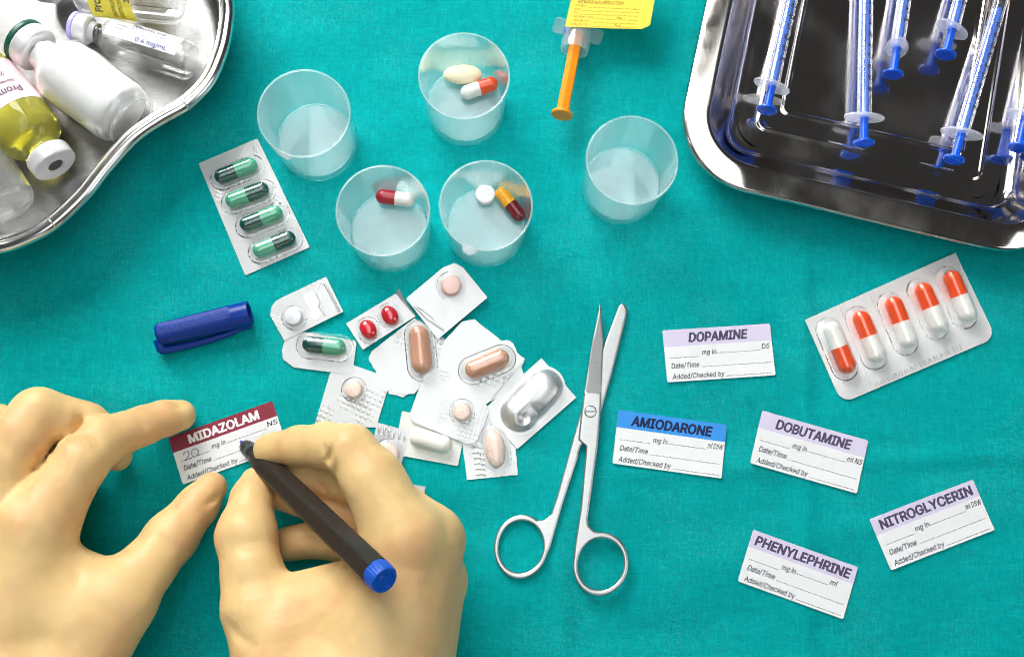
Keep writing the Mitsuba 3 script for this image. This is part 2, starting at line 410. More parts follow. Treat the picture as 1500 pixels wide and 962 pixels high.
# ------------------------------------------------------------------ blue syringes in the tray
def blue_syringe(label, disc, flange, top, z=9.0, roll=0.0, tilt=0.0, numbers=True, flip=False, length=88):
    s = thing('blue_syringe', label, 'syringe', 'blue plunger syringes in the steel tray')
    D, Fl = P(*disc, z + .5), P(*flange, z)
    ax = unit(P(*top, z) - Fl); ax = unit(ax + V(0, 0, -.02))
    D = Fl - ax * np.linalg.norm(D - Fl); B = Fl + ax * length
    r, ri = 3.25, 2.45
    F = frame(ax, (0, 0, 1))                                  # F[:,0] sideways, F[:,1] up-ish
    part(s, 'barrel', place(lathe([(ri, 0), (r, 0), (r, length), (ri, length + .5), (1.0, length + 1), (.8, length + 9), (.5, length + 9), (.5, length), (ri, length - 1.5), (ri, 0)], 48), Fl, F), 'm_barrel', smooth=40)
    a = np.linspace(0, 2 * np.pi, 56, endpoint=False); ca, sa = np.cos(a + roll), np.sin(a + roll)
    wing = lambda k, zz: np.stack([9.0 * k * np.cos(a), 4.9 * k * np.sin(a), np.full(56, zz)], 1)
    rot = np.array([[math.cos(roll), -math.sin(roll), 0], [math.sin(roll), math.cos(roll), 0], [0, 0, 1]])
    hole = lambda zz: np.stack([2.5 * np.cos(a), 2.5 * np.sin(a), np.full(56, zz)], 1)
    part(s, 'flange', place(loops([hole(-1.1), wing(.95, -1.1), wing(1, -.8), wing(1, -.1), wing(.95, .2), hole(.2)]), Fl, F @ rot), 'm_flange', smooth=40)
    L = np.linalg.norm(Fl - D)
    pl = number(s + '__plunger')
    cross = unary_union([box(-1.75, -.55, 1.75, .55), box(-.55, -1.75, .55, 1.75)])
    rod = extrude(Point(0, 0).buffer(1.75, quad_segs=8).union(cross), L - 1.0, 1.0)
    put(pl, place(rod, D, F), 'm_plunger', smooth=30)
    part(s, 'thumb_rest', place(lathe([(0, 0), (4.2, 0), (4.6, .35), (4.6, 1.0), (4.1, 1.35), (0, 1.35)], 40), D, F), 'm_plunger', smooth=30)
    part(pl, 'ridge', place(cat(*[extrude(box(x - .16, -math.sqrt(16 - x * x), x + .16, math.sqrt(16 - x * x)), .25, -.2) for x in np.arange(-3.5, 3.6, .7)]), D, F), 'm_plunger')
    st = length * .74
    part(s, 'rod', place(cat(extrude(box(-1.75, -.6, 1.75, .6), st, -1), extrude(box(-.6, -2.05, .6, -.602), st, -1), extrude(box(-.6, .602, .6, 2.05), st, -1)), Fl, F), 'm_plunger_inner')
    part(s, 'stopper', place(lathe([(0, st), (2.4, st), (2.2, st + 1), (2.4, st + 2), (2.4, st + 3.2), (0, st + 4.2)], 24), Fl, F), 'm_rubber', smooth=40)
    if numbers:
        sx = -1 if flip else 1
        def wrap(m, lift=.05):                                # x round the barrel, y along it (0 = flange)
            v, f = m; a = math.pi / 2 - v[:, 0] / r * sx
            return np.stack([(r + lift + v[:, 2]) * np.cos(a), (r + lift + v[:, 2]) * np.sin(a), v[:, 1]], 1), f
        ms = []
        for k in range(0, 46):
            y = 12 + k * 1.06
            ms.append(wrap(rule(.9, 2.9 if k % 5 == 0 else 2.1, y, .30)))
        for k in range(0, 9):
            t = '1ml' if k == 0 else '0.%d' % (10 - k)
            v, f = text(t, 2.0, True); v = v.copy(); v[:, 0] -= v[:, 0].max() + .4 - 3.4 * 0
            v[:, 0] += .4; v[:, 1] += 11.3 + k * 5.3
            ms.append(wrap((v, f)))
        part(s, 'graduation', place(cat(*ms), Fl, F), 'm_ink')
    return s


blue_syringe('leftmost blue syringe along the left wall of the steel tray', (1121, 162), (1131, 125), (1159, 0), z=9.0, roll=.3)
blue_syringe('upright blue syringe with its flange level with the tray groove, second from left', (1264.6, 211), (1266, 171), (1270, 0), z=8.6, roll=0)
blue_syringe('blue syringe with a small turned flange just right of the upright one', (1307, 110), (1314, 69), (1325, 0), z=9.2, roll=1.25)
blue_syringe('short showing blue syringe with tilted oval flange at the top of the tray', (1384, 81), (1395, 42), (1406.5, 0), z=9.2, roll=.45)
blue_syringe('long slanting blue syringe with its thumb rest lowest in the tray', (1397, 235), (1409, 194.5), (1468, 0), z=8.8, roll=-.35)
blue_syringe('blue syringe cut off by the right edge of the picture', (1493, 218), (1502, 170), (1540, 0), z=8.8, roll=.2)

# ------------------------------------------------------------------ kidney dish with vials
DZ = 27.0
outer = [(342, 0), (340.7, 39.5), (332, 79), (312, 122.5), (276.7, 158), (237, 181), (197.6, 209), (158, 253), (126.5, 292.5), (79, 336), (39.5, 357.7), (0, 370.7),
         (-60, 378), (-140, 350), (-200, 270), (-220, 150), (-180, 0), (-90, -120), (40, -190), (180, -190), (280, -130), (325, -60)]
kid = smooth_closed([P(x, y, DZ)[:2] for x, y in outer], 260)
tn = np.roll(kid, -1, 0) - np.roll(kid, 1, 0); tn /= np.linalg.norm(tn, axis=1)[:, None]
nrm = np.stack([tn[:, 1], -tn[:, 0]], 1)
if Polygon(kid).contains(Point(*(kid[0] + nrm[0]))): nrm = -nrm
ring = lambda d, z: np.c_[kid - nrm * d, np.full(len(kid), z)]
dish = thing('kidney_dish', 'brushed steel kidney shaped dish holding glass vials', 'dish')
RT = 2.7
part(dish, 'rim', loops([ring(RT - RT * math.cos(a) * .95, DZ - 1.6 + RT * .95 * math.sin(a)) for a in np.linspace(0, 2 * np.pi, 17)]), 'm_dish_rim', smooth=True)
part(dish, 'bead', loops([ring(6.3 - .9 * math.cos(a), DZ - 2.2 + .9 * math.sin(a)) for a in np.linspace(0, 2 * np.pi, 11)]), 'm_dish_rim', smooth=True)
wall = [(5.0, DZ - 2.6), (6.2, DZ - 5), (8.0, 18), (10, 10), (11.2, 5), (12.6, 2.6), (14.6, 1.7), (17, 1.5)]
pin = Polygon(ring(17, 0)[:, :2]).buffer(0)
wall_in = loops([ring(d, z) for d, z in wall])
part(dish, 'wall', wall_in, 'm_dish', smooth=True)
fl = extrude(pin.buffer(.3), 1.2, .3)
part(dish, 'floor', fl, 'm_dish')
part(dish, 'underside', loops([ring(d - .9, z - .5) for d, z in wall[:-2]] + [ring(13.5, .2)]), 'm_dish', smooth=True)
seam_i = int(np.argmin(np.linalg.norm(kid - P(275, 158, DZ)[:2], axis=1)))
for name, i in (('seam', seam_i), ('seam', int(np.argmin(np.linalg.norm(kid - P(82, 333, DZ)[:2], axis=1))))):
    c = np.array([[*(kid[i] - nrm[i] * (RT - (RT + .12) * math.cos(a))), DZ - 1.6 + (RT + .02) * math.sin(a)] for a in np.linspace(-.3, 2.7, 12)])
    part(dish, name, tube(c, .28, 8), 'm_dish_rim', smooth=True)
DF = 1.5


def rprofile(pts, r=.6):
    """round the inner corners of a lathe profile a little"""
    p = np.asarray(pts, float); out = [p[0]]
    for i in range(1, len(p) - 1):
        a, b = p[i - 1] - p[i], p[i + 1] - p[i]; la, lb = np.linalg.norm(a), np.linalg.norm(b); k = min(r, la * .45, lb * .45)
        q0, q1 = p[i] + a / la * k, p[i] + b / lb * k
        for t in (0, .33, .67, 1): out.append((1 - t) ** 2 * q0 + 2 * t * (1 - t) * p[i] + t * t * q1)
    out.append(p[-1]); return [tuple(x) for x in out]


def vial_frame(cap, base, r):
    z = DF + r + .1
    A, B = P(*cap, z), P(*base, z)
    return A, frame(B - A)                                    # z axis from the cap towards the base; F[:,1] points up


def curved(F, A, r, s0, s1, a0, a1, off=.15, n=28):
    """a label wrapped round the vial: s along it, angles from straight up"""
    an = np.radians(np.linspace(a0, a1, n))
    up, side = F[:, 1], F[:, 0]
    row = lambda s, q: A + F[:, 2] * s + np.outer(np.cos(an), up) * q + np.outer(np.sin(an), side) * q
    return loops([row(s0, r), row(s0, r + off), row(s1, r + off), row(s1, r)], closed=False)


def wraptext(F, A, r, ms, s0, ang0, rot=0, off=.2):
    """flat lettering (x, y) laid round the vial; rot turns it in the label's plane"""
    v, f = ms; c, s = math.cos(rot), math.sin(rot)
    x, y = v[:, 0] * c - v[:, 1] * s, v[:, 0] * s + v[:, 1] * c
    an = np.radians(ang0) + y / r
    q = r + off + v[:, 2]
    return A + np.outer(s0 + x, F[:, 2]) + (np.cos(an) * q)[:, None] * F[:, 1] + (np.sin(an) * q)[:, None] * F[:, 0], f


# powder vial
A, F = vial_frame((33, 58), (196, 180), 15)
vp = thing('glass_vial', 'large glass vial full of white powder with a dark green cap', 'vial', 'glass vials lying in the kidney dish')
Lb = np.linalg.norm(P(196, 180, 16.5) - P(33, 58, 16.5))
part(vp, 'cap', place(lathe(rprofile([(0, 0), (10.3, 0), (10.3, 2.4), (9, 2.6), (0, 2.6)], .7), 64), A, F), 'm_cap_green', smooth=35)
part(vp, 'crimp', place(lathe(rprofile([(0, 2.7), (9.9, 2.7), (10.1, 3.2), (10.1, 8.6), (9.2, 9.6), (7.6, 9.6), (0, 9.7)], .5), 64), A, F), 'm_crimp', smooth=35)
part(vp, 'glass', place(lathe(rprofile([(0, 9.75), (7.5, 9.75), (7.3, 14), (8.2, 16.5), (12.6, 19), (14.6, 22.5), (15, 27), (15, Lb - 7), (14.4, Lb - 3), (12.0, Lb - .6), (9.0, Lb), (0, Lb - .8)], 1.2), 72), A, F), 'm_bubble', smooth=40)
part(vp, 'powder', place(lathe(rprofile([(0, 10.4), (6.7, 10.4), (6.5, 14.4), (7.5, 17), (11.8, 19.8), (13.8, 23), (14.2, 27), (14.2, Lb - 9), (13.4, Lb - 5.8), (10.0, Lb - 4.6), (0, Lb - 4.2)], 1.2), 72), A, F), 'm_powder', smooth=40)

part(vp, 'base_ring', place(lathe([(11.6 + .6 * math.cos(t), Lb - 1.2 + .6 * math.sin(t)) for t in np.linspace(0, 2 * np.pi, 9)], 64), A, F), 'm_cup_rim', smooth=True)

# naloxone vial
A, F = vial_frame((108, 38), (281, 92), 8.5)
vn = thing('glass_vial', 'slim clear glass vial with lavender cap and white printed label', 'vial', 'glass vials lying in the kidney dish')
Lb = np.linalg.norm(P(281, 92, 10.1) - P(108, 38, 10.1))
part(vn, 'cap', place(lathe(rprofile([(0, 0), (6.5, 0), (6.5, 2.0), (0, 2.1)], .5), 48), A, F), 'm_cap_lavender', smooth=35)
part(vn, 'crimp', place(lathe(rprofile([(0, 2.2), (6.4, 2.2), (6.4, 7.2), (5.6, 7.9), (0, 8)], .4), 48), A, F), 'm_crimp', smooth=35)
part(vn, 'stopper', place(lathe([(0, 8.05), (4.3, 8.05), (4.2, 11.0), (0, 11.0)], 32), A, F), 'm_rubber_grey', smooth=35)
body = [(0, 11.05), (4.6, 11.05), (4.9, 12.4), (4.4, 13.4), (5.2, 14.2), (7.6, 16.4), (8.5, 19), (8.5, Lb - 3), (8.0, Lb - .8), (6.8, Lb), (0, Lb - .6)]
part(vn, 'glass', place(lathe(rprofile(body, .8), 64), A, F), 'm_vial', smooth=40)
part(vn, 'label', curved(F, A, 8.6, 18.2, Lb - 4.5, -14, 72), 'm_paper', smooth=40)
part(vn, 'label_stripe', cat(*[curved(F, A, 8.8, s, s + .7, a, a + 7, .06, 4) for k in range(6) for s, a in ((18.6 + .45 * k, -10 + 12 * k), (Lb - 7.6 + .42 * k, -10 + 12 * k))]), 'm_tint_stripe')
for t, cap, s, a, m, bold in (('Naloxone', 2.5, 28, 36, 'm_ink_violet', True), ('0.4 mg/mL', 2.1, 32.0, -9, 'm_ink_blue', False)):
    part(vn, 'lettering', wraptext(F, A, 8.6, text(t, cap, True), s, a), m)
part(vn, 'lettering', cat(wraptext(F, A, 8.6, text('Prepared: 03/05/2012 10:38     By: BES', .85, True), 22, 24), wraptext(F, A, 8.6, text('Expires: 03/06/2012 10:38', .85, True), 22, 12)), 'm_ink_blue')

# propofol vial
A, F = vial_frame((58, -27), (263, -4), 12.5)
vy = thing('glass_vial', 'clear glass vial with bright yellow label cut off by the top of the picture', 'vial', 'glass vials lying in the kidney dish')
Lb = np.linalg.norm(P(263, -4, 14.1) - P(58, -27, 14.1))
part(vy, 'cap', place(lathe(rprofile([(0, 0), (8.8, 0), (8.8, 7), (8, 8), (0, 8)], .6), 48), A, F), 'm_crimp', smooth=35)
part(vy, 'stopper', place(lathe([(0, 8.1), (5.6, 8.1), (5.6, 11.5), (0, 11.5)], 32), A, F), 'm_rubber_grey', smooth=35)
part(vy, 'glass', place(lathe(rprofile([(0, 11.6), (6.4, 11.6), (6.4, 15), (8, 16.5), (11.5, 19), (12.5, 23), (12.5, Lb - 3.5), (11.6, Lb - .8), (9, Lb), (0, Lb - 1.2)], 1), 64), A, F), 'm_vial', smooth=40)
part(vy, 'label', curved(F, A, 12.6, 26, 45, -100, 88), 'm_label_yellow', smooth=40)
part(vy, 'lettering', wraptext(F, A, 12.6, text('Propofol', 3.1, True), 31.5, -78, math.pi / 2), 'm_ink_violet')
part(vy, 'lettering', cat(wraptext(F, A, 12.6, text('03/05/2012 12:44', 1.6, True), 37.5, -88, math.pi / 2), wraptext(F, A, 12.6, text('03/05/2012 18:44', 1.6, True), 40.5, -88, math.pi / 2)), 'm_ink_brown')
part(vy, 'lettering', wraptext(F, A, 12.6, text('10 mg/mL', 2.2, True), 44.2, -50, math.pi / 2), 'm_ink_violet')

# yellow liquid vial
A, F = vial_frame((82, 243), (-50, 82), 13.5)
vl = thing('glass_vial', 'vial of yellow liquid with pink label and white crimped cap', 'vial', 'glass vials lying in the kidney dish')
Lb = 58
part(vl, 'crimp', place(lathe(rprofile([(3.2, .35), (4.2, 0), (8.9, 0), (9.5, .6), (9.5, 6.2), (8.8, 6.9), (0, 7)], .4), 64), A, F), 'm_crimp', smooth=35)
part(vl, 'stopper', place(lathe([(0, .3), (3.3, .3), (3.3, 2), (0, 2)], 32), A, F), 'm_stopper', smooth=35)
part(vl, 'liquid', place(lathe(rprofile([(0, 7.1), (7.4, 7.1), (7.2, 9.6), (8.0, 11), (11.8, 14), (13.3, 18), (13.5, 23), (13.5, Lb - 3), (11, Lb), (0, Lb)], 1.4), 72), A, F), 'm_yellow_liquid', smooth=40)
part(vl, 'label', curved(F, A, 13.6, 28, 50, -110, 110), 'm_label_pink', smooth=40)
part(vl, 'label_border', curved(F, A, 13.6, 27.2, 28.0, -110, 110), 'm_paper', smooth=40)
part(vl, 'lettering', cat(wraptext(F, A, 13.6, text('Promethazine', 3.0, True), 34, -52, math.pi / 2), wraptext(F, A, 13.6, text('Expires: 03/06/2012', 1.3, True), 37.5, -48, math.pi / 2), wraptext(F, A, 13.6, text('25 mg/mL', 1.8, True), 42, -40, math.pi / 2)), 'm_ink_violet')

# clear vial at the left edge
A, F = vial_frame((-75, 170), (10, 305), 13)
vc = thing('glass_vial', 'empty clear glass vial at the left edge of the picture', 'vial', 'glass vials lying in the kidney dish')
Lb = np.linalg.norm(P(10, 305, 14.6) - P(-75, 170, 14.6))
part(vc, 'crimp', place(lathe(rprofile([(0, -8), (9, -8), (9, -1), (0, -1)], .5), 48), A, F), 'm_crimp', smooth=35)
part(vc, 'glass', place(lathe(rprofile([(5.6, -.9), (7, -.9), (7, 3), (12, 8), (13, 12), (13, Lb - 2.5), (11.5, Lb), (0, Lb - .9), (0, Lb - 2.4), (11, Lb - 2.2), (11.9, Lb - 4), (11.9, 12.5), (6, 4), (5.6, -.9)], .5), 64), A, F), 'm_vial', smooth=40)

# ------------------------------------------------------------------ medicine cups and the pills in them
CH, CF = 36.0, 4.3
def medicine_cup(label, base):
    k = thing('medicine_cup', label, 'cup', 'clear plastic medicine cups')
    O = P(*base, 0)
    w = [(17.0, 0), (17.5, .2), (17.65, 1.2), (19.15, CH - .6), (18.45, CH - .6), (16.95, CF + 1.0), (16.5, CF), (16.4, CF - 1), (16.6, .6), (17.0, 0)]
    part(k, 'wall', place(lathe(w, 96), O), 'm_cup_wall', smooth=35)
    part(k, 'base', place(lathe([(0, CF), (.5, CF), (.9, CF - .02), (16.35, CF), (16.35, CF - 1.0), (0, CF - 1.0)], 96), O), 'm_cup_base', smooth=35)
    part(k, 'rim', place(lathe([(18.8 + .40 * math.cos(a), CH - .2 + .34 * math.sin(a)) for a in np.linspace(0, 2 * np.pi, 11)], 96), O), 'm_cup_rim', smooth=True)
    part(k, 'foot_ring', place(lathe([(16.55 + .28 * math.cos(a), CF + .75 + .28 * math.sin(a)) for a in np.linspace(0, 2 * np.pi, 9)], 96), O), 'm_cup_rim', smooth=True)
    part(k, 'moulding_nub', place(lathe([(0, CF + .55), (.35, CF + .45), (.5, CF + .05), (.5, CF), (0, CF)], 16), O), 'm_cup_rim', smooth=40)
    return O


medicine_cup('empty clear medicine cup beside the green capsule blister pack', (466, 210.7))
medicine_cup('medicine cup holding a cream oval tablet and an orange and white capsule', (682, 159.6))
medicine_cup('empty clear medicine cup nearest the steel tray', (908.5, 273.5))
medicine_cup('medicine cup holding a single crimson and white capsule', (572.8, 342))
medicine_cup('medicine cup holding a white tablet and a yellow and maroon capsule', (711.5, 335))


def half_capsule(A, B, r, frac, over):
    """from the rounded end A along to frac of the way to B"""
    L = np.linalg.norm(B - A); e = frac * L
    pr_ = [(r * math.sin(a), r - r * math.cos(a)) for a in np.linspace(0, math.pi / 2, 12)] + [(r, e), (r - .25, e + .05), (0, e + .06)]
    return along(lathe(pr_, 40), A, B)


def capsule_parts(key, A, B, r, mA, mB, sep='__'):
    part(key, 'capsule_body', half_capsule(A, B, r, .52, 0), mA, smooth=40)
    part(key, 'capsule_cap', half_capsule(B, A, r * 1.035, .5, 0), mB, smooth=40)


def ellipsoid_tablet(O, axdir, a, b, c, band=.5):
    """an oval tablet, a long, b wide, c half thick"""
    pr_ = [(math.cos(t) ** .8, math.sin(t)) for t in np.linspace(-math.pi / 2, math.pi / 2, 21)]
    v, f = lathe([(max(x, 0) if abs(x) > 1e-6 else 0, y) for x, y in pr_], 56)
    v = v * V(a, b, c); u = unit(V(axdir[0], axdir[1], 0)); R = np.stack([u, V(-u[1], u[0], 0), V(0, 0, 1)], 1)
    return place((v, f), O, R)


def round_tablet(O, r, h, n=48, dome=.25):
    pr_ = rprofile([(0, 0), (r * .92, 0.05), (r, .5), (r, h - .8), (r * .93, h - .3), (r * .55, h), (0, h + dome)], .45)
    return place(lathe(pr_, n), O)


def cap_at(p0, p1, z): return P(*p0, z), P(*p1, z)


t = thing('oval_tablet', 'cream oval tablet in a medicine cup', 'tablet')
put(t, ellipsoid_tablet(P(677.7, 109.5, CF + 3.2), P(700, 106, 0) - P(650, 107, 0), 8.7, 4.5, 3.1), 'm_tablet_cream', smooth=True)
t = thing('capsule', 'orange and white capsule beside the cream oval tablet in a cup', 'capsule')
capsule_parts(t, *cap_at((675, 139), (729, 120), CF + 3.3), 3.2, 'm_gel_white', 'm_gel_orange')
t = thing('capsule', 'crimson and white capsule alone in a medicine cup', 'capsule')
capsule_parts(t, *cap_at((607.5, 294), (550.5, 286.5), CF + 3.3), 3.15, 'm_gel_white', 'm_gel_crimson')
t = thing('round_tablet', 'plain white round tablet in a medicine cup', 'tablet')
put(t, round_tablet(P(710.8, 287.5, CF + .05), 4.35, 4.3), 'm_tablet_white', smooth=40)
t = thing('capsule', 'yellow and maroon capsule beside the white round tablet in a cup', 'capsule')
capsule_parts(t, *cap_at((729, 276.5), (766.5, 322), CF + 3.2), 3.05, 'm_gel_yellow', 'm_gel_maroon')

# ------------------------------------------------------------------ blister packs
def card(key, name, px, z, bsdf, t=.35, corner=.0, ang=0.0, ragged=0.0):
    pts = [P(x, y, z)[:2] for x, y in px]
    if ragged:
        out = []
        for a, b in zip(pts, pts[1:] + pts[:1]):
            n = max(1, int(np.linalg.norm(b - a) / 1.1)); d = unit(b - a)
            for i in range(n):
                q = a + (b - a) * i / n
                out.append(q + V(-d[1], d[0]) * (random.uniform(-ragged, ragged) if i else 0))
        pts = out
    poly = Polygon(pts).buffer(0)
    if corner: poly = poly.buffer(-corner).buffer(corner, quad_segs=8)
    part(key, name, knurled(poly, z, t, bsdf, ang), 'm_foil_white' if bsdf in ('m_foil_fine', 'm_foil_coarse') else bsdf, smooth=32)
    return z + t


def knurled(poly, z, t, kind, ang):
    """a foil card; its embossed lozenge grid is real relief"""
    body = extrude(poly, t - .03, z)
    if kind not in RELIEF: return extrude(poly, t, z)
    pitch, amp, st = RELIEF[kind]
    x0, y0, x1, y1 = poly.bounds
    gx, gy = np.meshgrid(np.arange(x0, x1, st), np.arange(y0, y1, st)); q = np.stack([gx.ravel(), gy.ravel()], 1)
    inner = poly.buffer(-st * .45); shapely.prepare(inner); q = q[shapely.contains_xy(inner, q[:, 0], q[:, 1])]
    edge = poly.exterior; e = np.array([edge.interpolate(d).coords[0] for d in np.arange(0, edge.length, st)])
    q = np.vstack([q, e]); tri = Delaunay(q).simplices
    c = q[tri].mean(1); grown = poly.buffer(1e-3); shapely.prepare(grown); tri = tri[shapely.contains_xy(grown, c[:, 0], c[:, 1])]
    a, b = q[tri[:, 1]] - q[tri[:, 0]], q[tri[:, 2]] - q[tri[:, 0]]
    flip = a[:, 0] * b[:, 1] - a[:, 1] * b[:, 0] < 0; tri[flip] = tri[flip][:, ::-1]
    u = q[:, 0] * math.cos(ang) + q[:, 1] * math.sin(ang); w = -q[:, 0] * math.sin(ang) + q[:, 1] * math.cos(ang); k = math.pi / pitch
    h = np.minimum(np.abs(np.sin((u + w) * k * .7)), np.abs(np.sin((u - w) * k * .7))) ** .6
    wear = meshkit.fbm(np.c_[q * .12, np.full(len(q), z)], 2, 4)
    h = amp * h * np.clip(.35 + 1.5 * (wear - .2), .75, 1.3) + .9 * amp * (wear - .5) - amp
    h = h * 1.3
    return cat(body, (np.c_[q, z + t + h * 1.25], tri))


def dome(A, B, r, h, z, skirt=.9, dent=None, K=9, square=1.0):
    """a moulded pocket: a stadium from A to B (centres of its round ends), radius r, h high, on z"""
    a2, b2 = V(*A[:2]), V(*B[:2]); d = unit(b2 - a2) if np.linalg.norm(b2 - a2) > 1e-6 else V(1, 0)
    th0 = math.atan2(d[1], d[0]); n = 22; rows = []
    zs = h * (.42 if square >= .9 else .60)                      # straight flanks, then a rounded crown
    prof_ = [(r * 1.13 + skirt, .03), (r * 1.13 + skirt * .4, .08), (r * 1.12, .18), (r * 1.05, zs * .5)] + [(r * math.cos(p) ** (1 if square >= .9 else .42), zs + (h - zs) * math.sin(p)) for p in np.linspace(0, 1.42, K)]
    for q, zz in prof_:
        q = max(q, .02); row = []
        for i in range(n): a = th0 - math.pi / 2 + math.pi * i / (n - 1); row.append([*(b2 + q * V(math.cos(a), math.sin(a))), z + zz])
        for i in range(1, 8): row.append([*(b2 + (a2 - b2) * i / 8 + q * V(-d[1], d[0])), z + zz])
        for i in range(n): a = th0 + math.pi / 2 + math.pi * i / (n - 1); row.append([*(a2 + q * V(math.cos(a), math.sin(a))), z + zz])
        for i in range(1, 8): row.append([*(a2 + (b2 - a2) * i / 8 - q * V(-d[1], d[0])), z + zz])
        rows.append(np.array(row))
    v, f = loops(rows, cap1=True)
    if dent is not None: v = dent(v)
    return v, f


def sealed_capsule(key, p0, p1, ztop, r, mA, mB, grow=.55, ribs=True):
    """capsule in its clear pocket; p0, p1 the pixel ends"""
    z = ztop + r * .92
    A, B = cap_at(p0, p1, z); d = unit(B - A)
    ck = number(key + '__capsule')
    put(ck, half_capsule(A, B, r, .52, 0), mA, smooth=40)
    part(ck, 'cap', half_capsule(B, A, r * 1.035, .5, 0), mB, smooth=40)
    R = r * 1.04 + grow
    part(key, 'pocket', dome(A + d * r * .8, B - d * r * .8, R, r * 1.95 + grow, ztop, 1.0, square=1.0), 'm_pocket', smooth=50)
    if ribs:                                                  # small stiffening webs along the lower side of the pocket
        side = V(d[1], -d[0], 0); side = side if side[1] < 0 else -side
        L = np.linalg.norm(B - A)
        for k in range(4):
            c = A + d * L * (.26 + .16 * k) + side * (R - .2); c[2] = ztop
            part(key, 'web', tube([c + V(0, 0, 2.6) - side * .5, c + side * .9 + V(0, 0, 1.2), c + side * 1.5 + V(0, 0, .1)], .22, 6), 'm_clear', smooth=True)


GD, GL = 'm_gel_darkgreen', 'm_gel_green'
k = thing('blister_pack', 'white blister pack of four green capsules beside the empty medicine cup', 'blister pack')
zt = card(k, 'card', [(291, 240), (377.2, 203.4), (453.8, 362.4), (359.5, 403.7)], .15, 'm_foil_white', .4, corner=.6, ang=.4)
for i, (a, b) in enumerate((((315, 262), (376, 238)), ((331, 297), (393, 274)), ((352, 332), (413, 308)), ((371, 370), (432, 345)))):
    sealed_capsule(k, a, b, zt, 3.25, GD if i % 2 == 0 else GL, GL if i % 2 == 0 else GD)
O = P(377, 203.4, zt); ux = unit(P(377.2, 203.4, zt) - P(291, 240, zt)); uy = V(-ux[1], ux[0], 0)
for j in range(5):
    q = O - ux * (2.0 + .0 * j) - uy * (2.2 + .9 * j); part(k, 'embossed_bar', tube([q, q - ux * random.uniform(1.2, 2.4)], .2, 6), 'm_white_card', smooth=True)

OR, WH = 'm_gel_orange', 'm_gel_white'
k = thing('blister_pack', 'silver blister pack of five orange and white capsules below the steel tray', 'blister pack')
crn = [(1178.7, 468.5), (1399, 370.5), (1458, 494.7), (1232.5, 590.7)]
zt = card(k, 'card', crn, .15, 'm_foil_silver', .45, corner=.5, ang=.42)
# rounded lower corners
scene.pop(k + '__card')
pp = Polygon([P(x, y, .15)[:2] for x, y in crn]); rd = pp.buffer(-5.5).buffer(5.5, quad_segs=10)
top = Polygon([P(x, y, .15)[:2] for x, y in [(1178.7, 468.5), (1399, 370.5), (1428, 432), (1205, 530)]])
part(k, 'card', knurled(rd.union(top.intersection(pp)), .15, .45, 'm_foil_silver', .42), 'm_foil_silver', smooth=32)
for i, (a, b) in enumerate((((1214, 472), (1245, 546)), ((1257, 456), (1288, 530)), ((1305, 435), (1334, 509)), ((1348, 415), (1379, 486)), ((1390, 397), (1421, 470)))):
    sealed_capsule(k, a, b, zt, 3.7, WH if i == 0 else OR, OR if i == 0 else WH)
A0, B0 = P(1283, 563, zt), P(1408, 507, zt); d0 = unit(B0 - A0); s0 = V(-d0[1], d0[0], 0); L0 = np.linalg.norm(B0 - A0)
xs = 0.0
while xs < L0:                                                # the crimped lot number, worn past reading
    h0 = random.uniform(1.2, 2.6); q = A0 + d0 * xs
    if random.random() < .86: part(k, 'embossed_bar', tube([q - s0 * h0 * .5, q + s0 * h0 * .5 + d0 * random.uniform(-.5, .5)], random.uniform(.22, .36), 6), 'm_foil_smooth', smooth=True)
    xs += random.uniform(.9, 1.7)
for x0, y0, x1, y1 in ((1229, 446, 1276, 566), (1272, 428, 1300, 490)):   # perforations between pockets
    part(k, 'score_line', tube([P(x0, y0, zt), P(x1, y1, zt)], .12, 6), 'm_foil_smooth', smooth=True)


def strip(name, label, **kw): return thing(name, label, 'blister piece')


def pocket_tablet(key, c, r_px, ztop, mat, h=3.2, grow=.5):
    r = r_px * pxscale(*c, ztop + h); O = P(*c, ztop + h); O[2] = ztop
    part(key, 'tablet', round_tablet(O + V(0, 0, .05), r, h), mat, smooth=40)
    part(key, 'pocket', dome(O, O, r + grow, h + .55, ztop, .8, square=.75), 'm_pocket', smooth=50)


# the heap of cut pieces, the lowest first
k = strip('blister_piece', 'scalloped white foil piece mostly hidden under the right tan capsule piece')
card(k, 'card', [(700, 500), (733, 500), (743, 498), (752, 503), (757, 516), (768, 530), (764, 537), (767, 548), (735, 580), (714, 590), (690, 560)], .1, 'm_foil_fine', ragged=.2, ang=.6)
labels[k]['category'] = 'blister piece'
k = strip('blister_piece', 'knurled white foil piece with a tan capsule standing upright in the heap')
zt = card(k, 'card', [(540, 526), (545, 514), (607, 466), (626, 478), (652, 497), (655, 540), (624, 556), (606, 577), (597, 577), (591, 582), (577, 578), (570, 577), (560, 560)], .15, 'm_foil_coarse', ragged=.15, ang=.5)
sealed_capsule(k, (612.5, 477), (619, 546), zt, 4.3, 'm_gel_tan', 'm_gel_tan')
k = strip('blister_piece', 'cream white moulded piece with a white capsule bump below the heap')
zt = card(k, 'card', [(589, 602), (684, 618), (670.6, 682.3), (577, 665)], .12, 'm_white_card', .5, corner=.2)
A, B = P(613, 640, zt + 3), P(648, 650, zt + 3)
part(k, 'capsule_bump', dome(A, B, 3.8, 5.0, zt, 1.6, square=.9), 'm_white_mould', smooth=60)
k = strip('blister_piece', 'foil piece with a pale pink oblong tablet, lowest in the heap')
zt = card(k, 'card', [(676, 640), (714.7, 610), (755.5, 656.5), (758.4, 695), (684, 702.6)], .12, 'm_foil_fine', ragged=.12, ang=.1)
A, B = P(723.5, 643, zt + 3.5), P(727, 671, zt + 3.5); dd = unit(B - A)
Oc = (A + B) / 2; Oc[2] = zt + 2.9
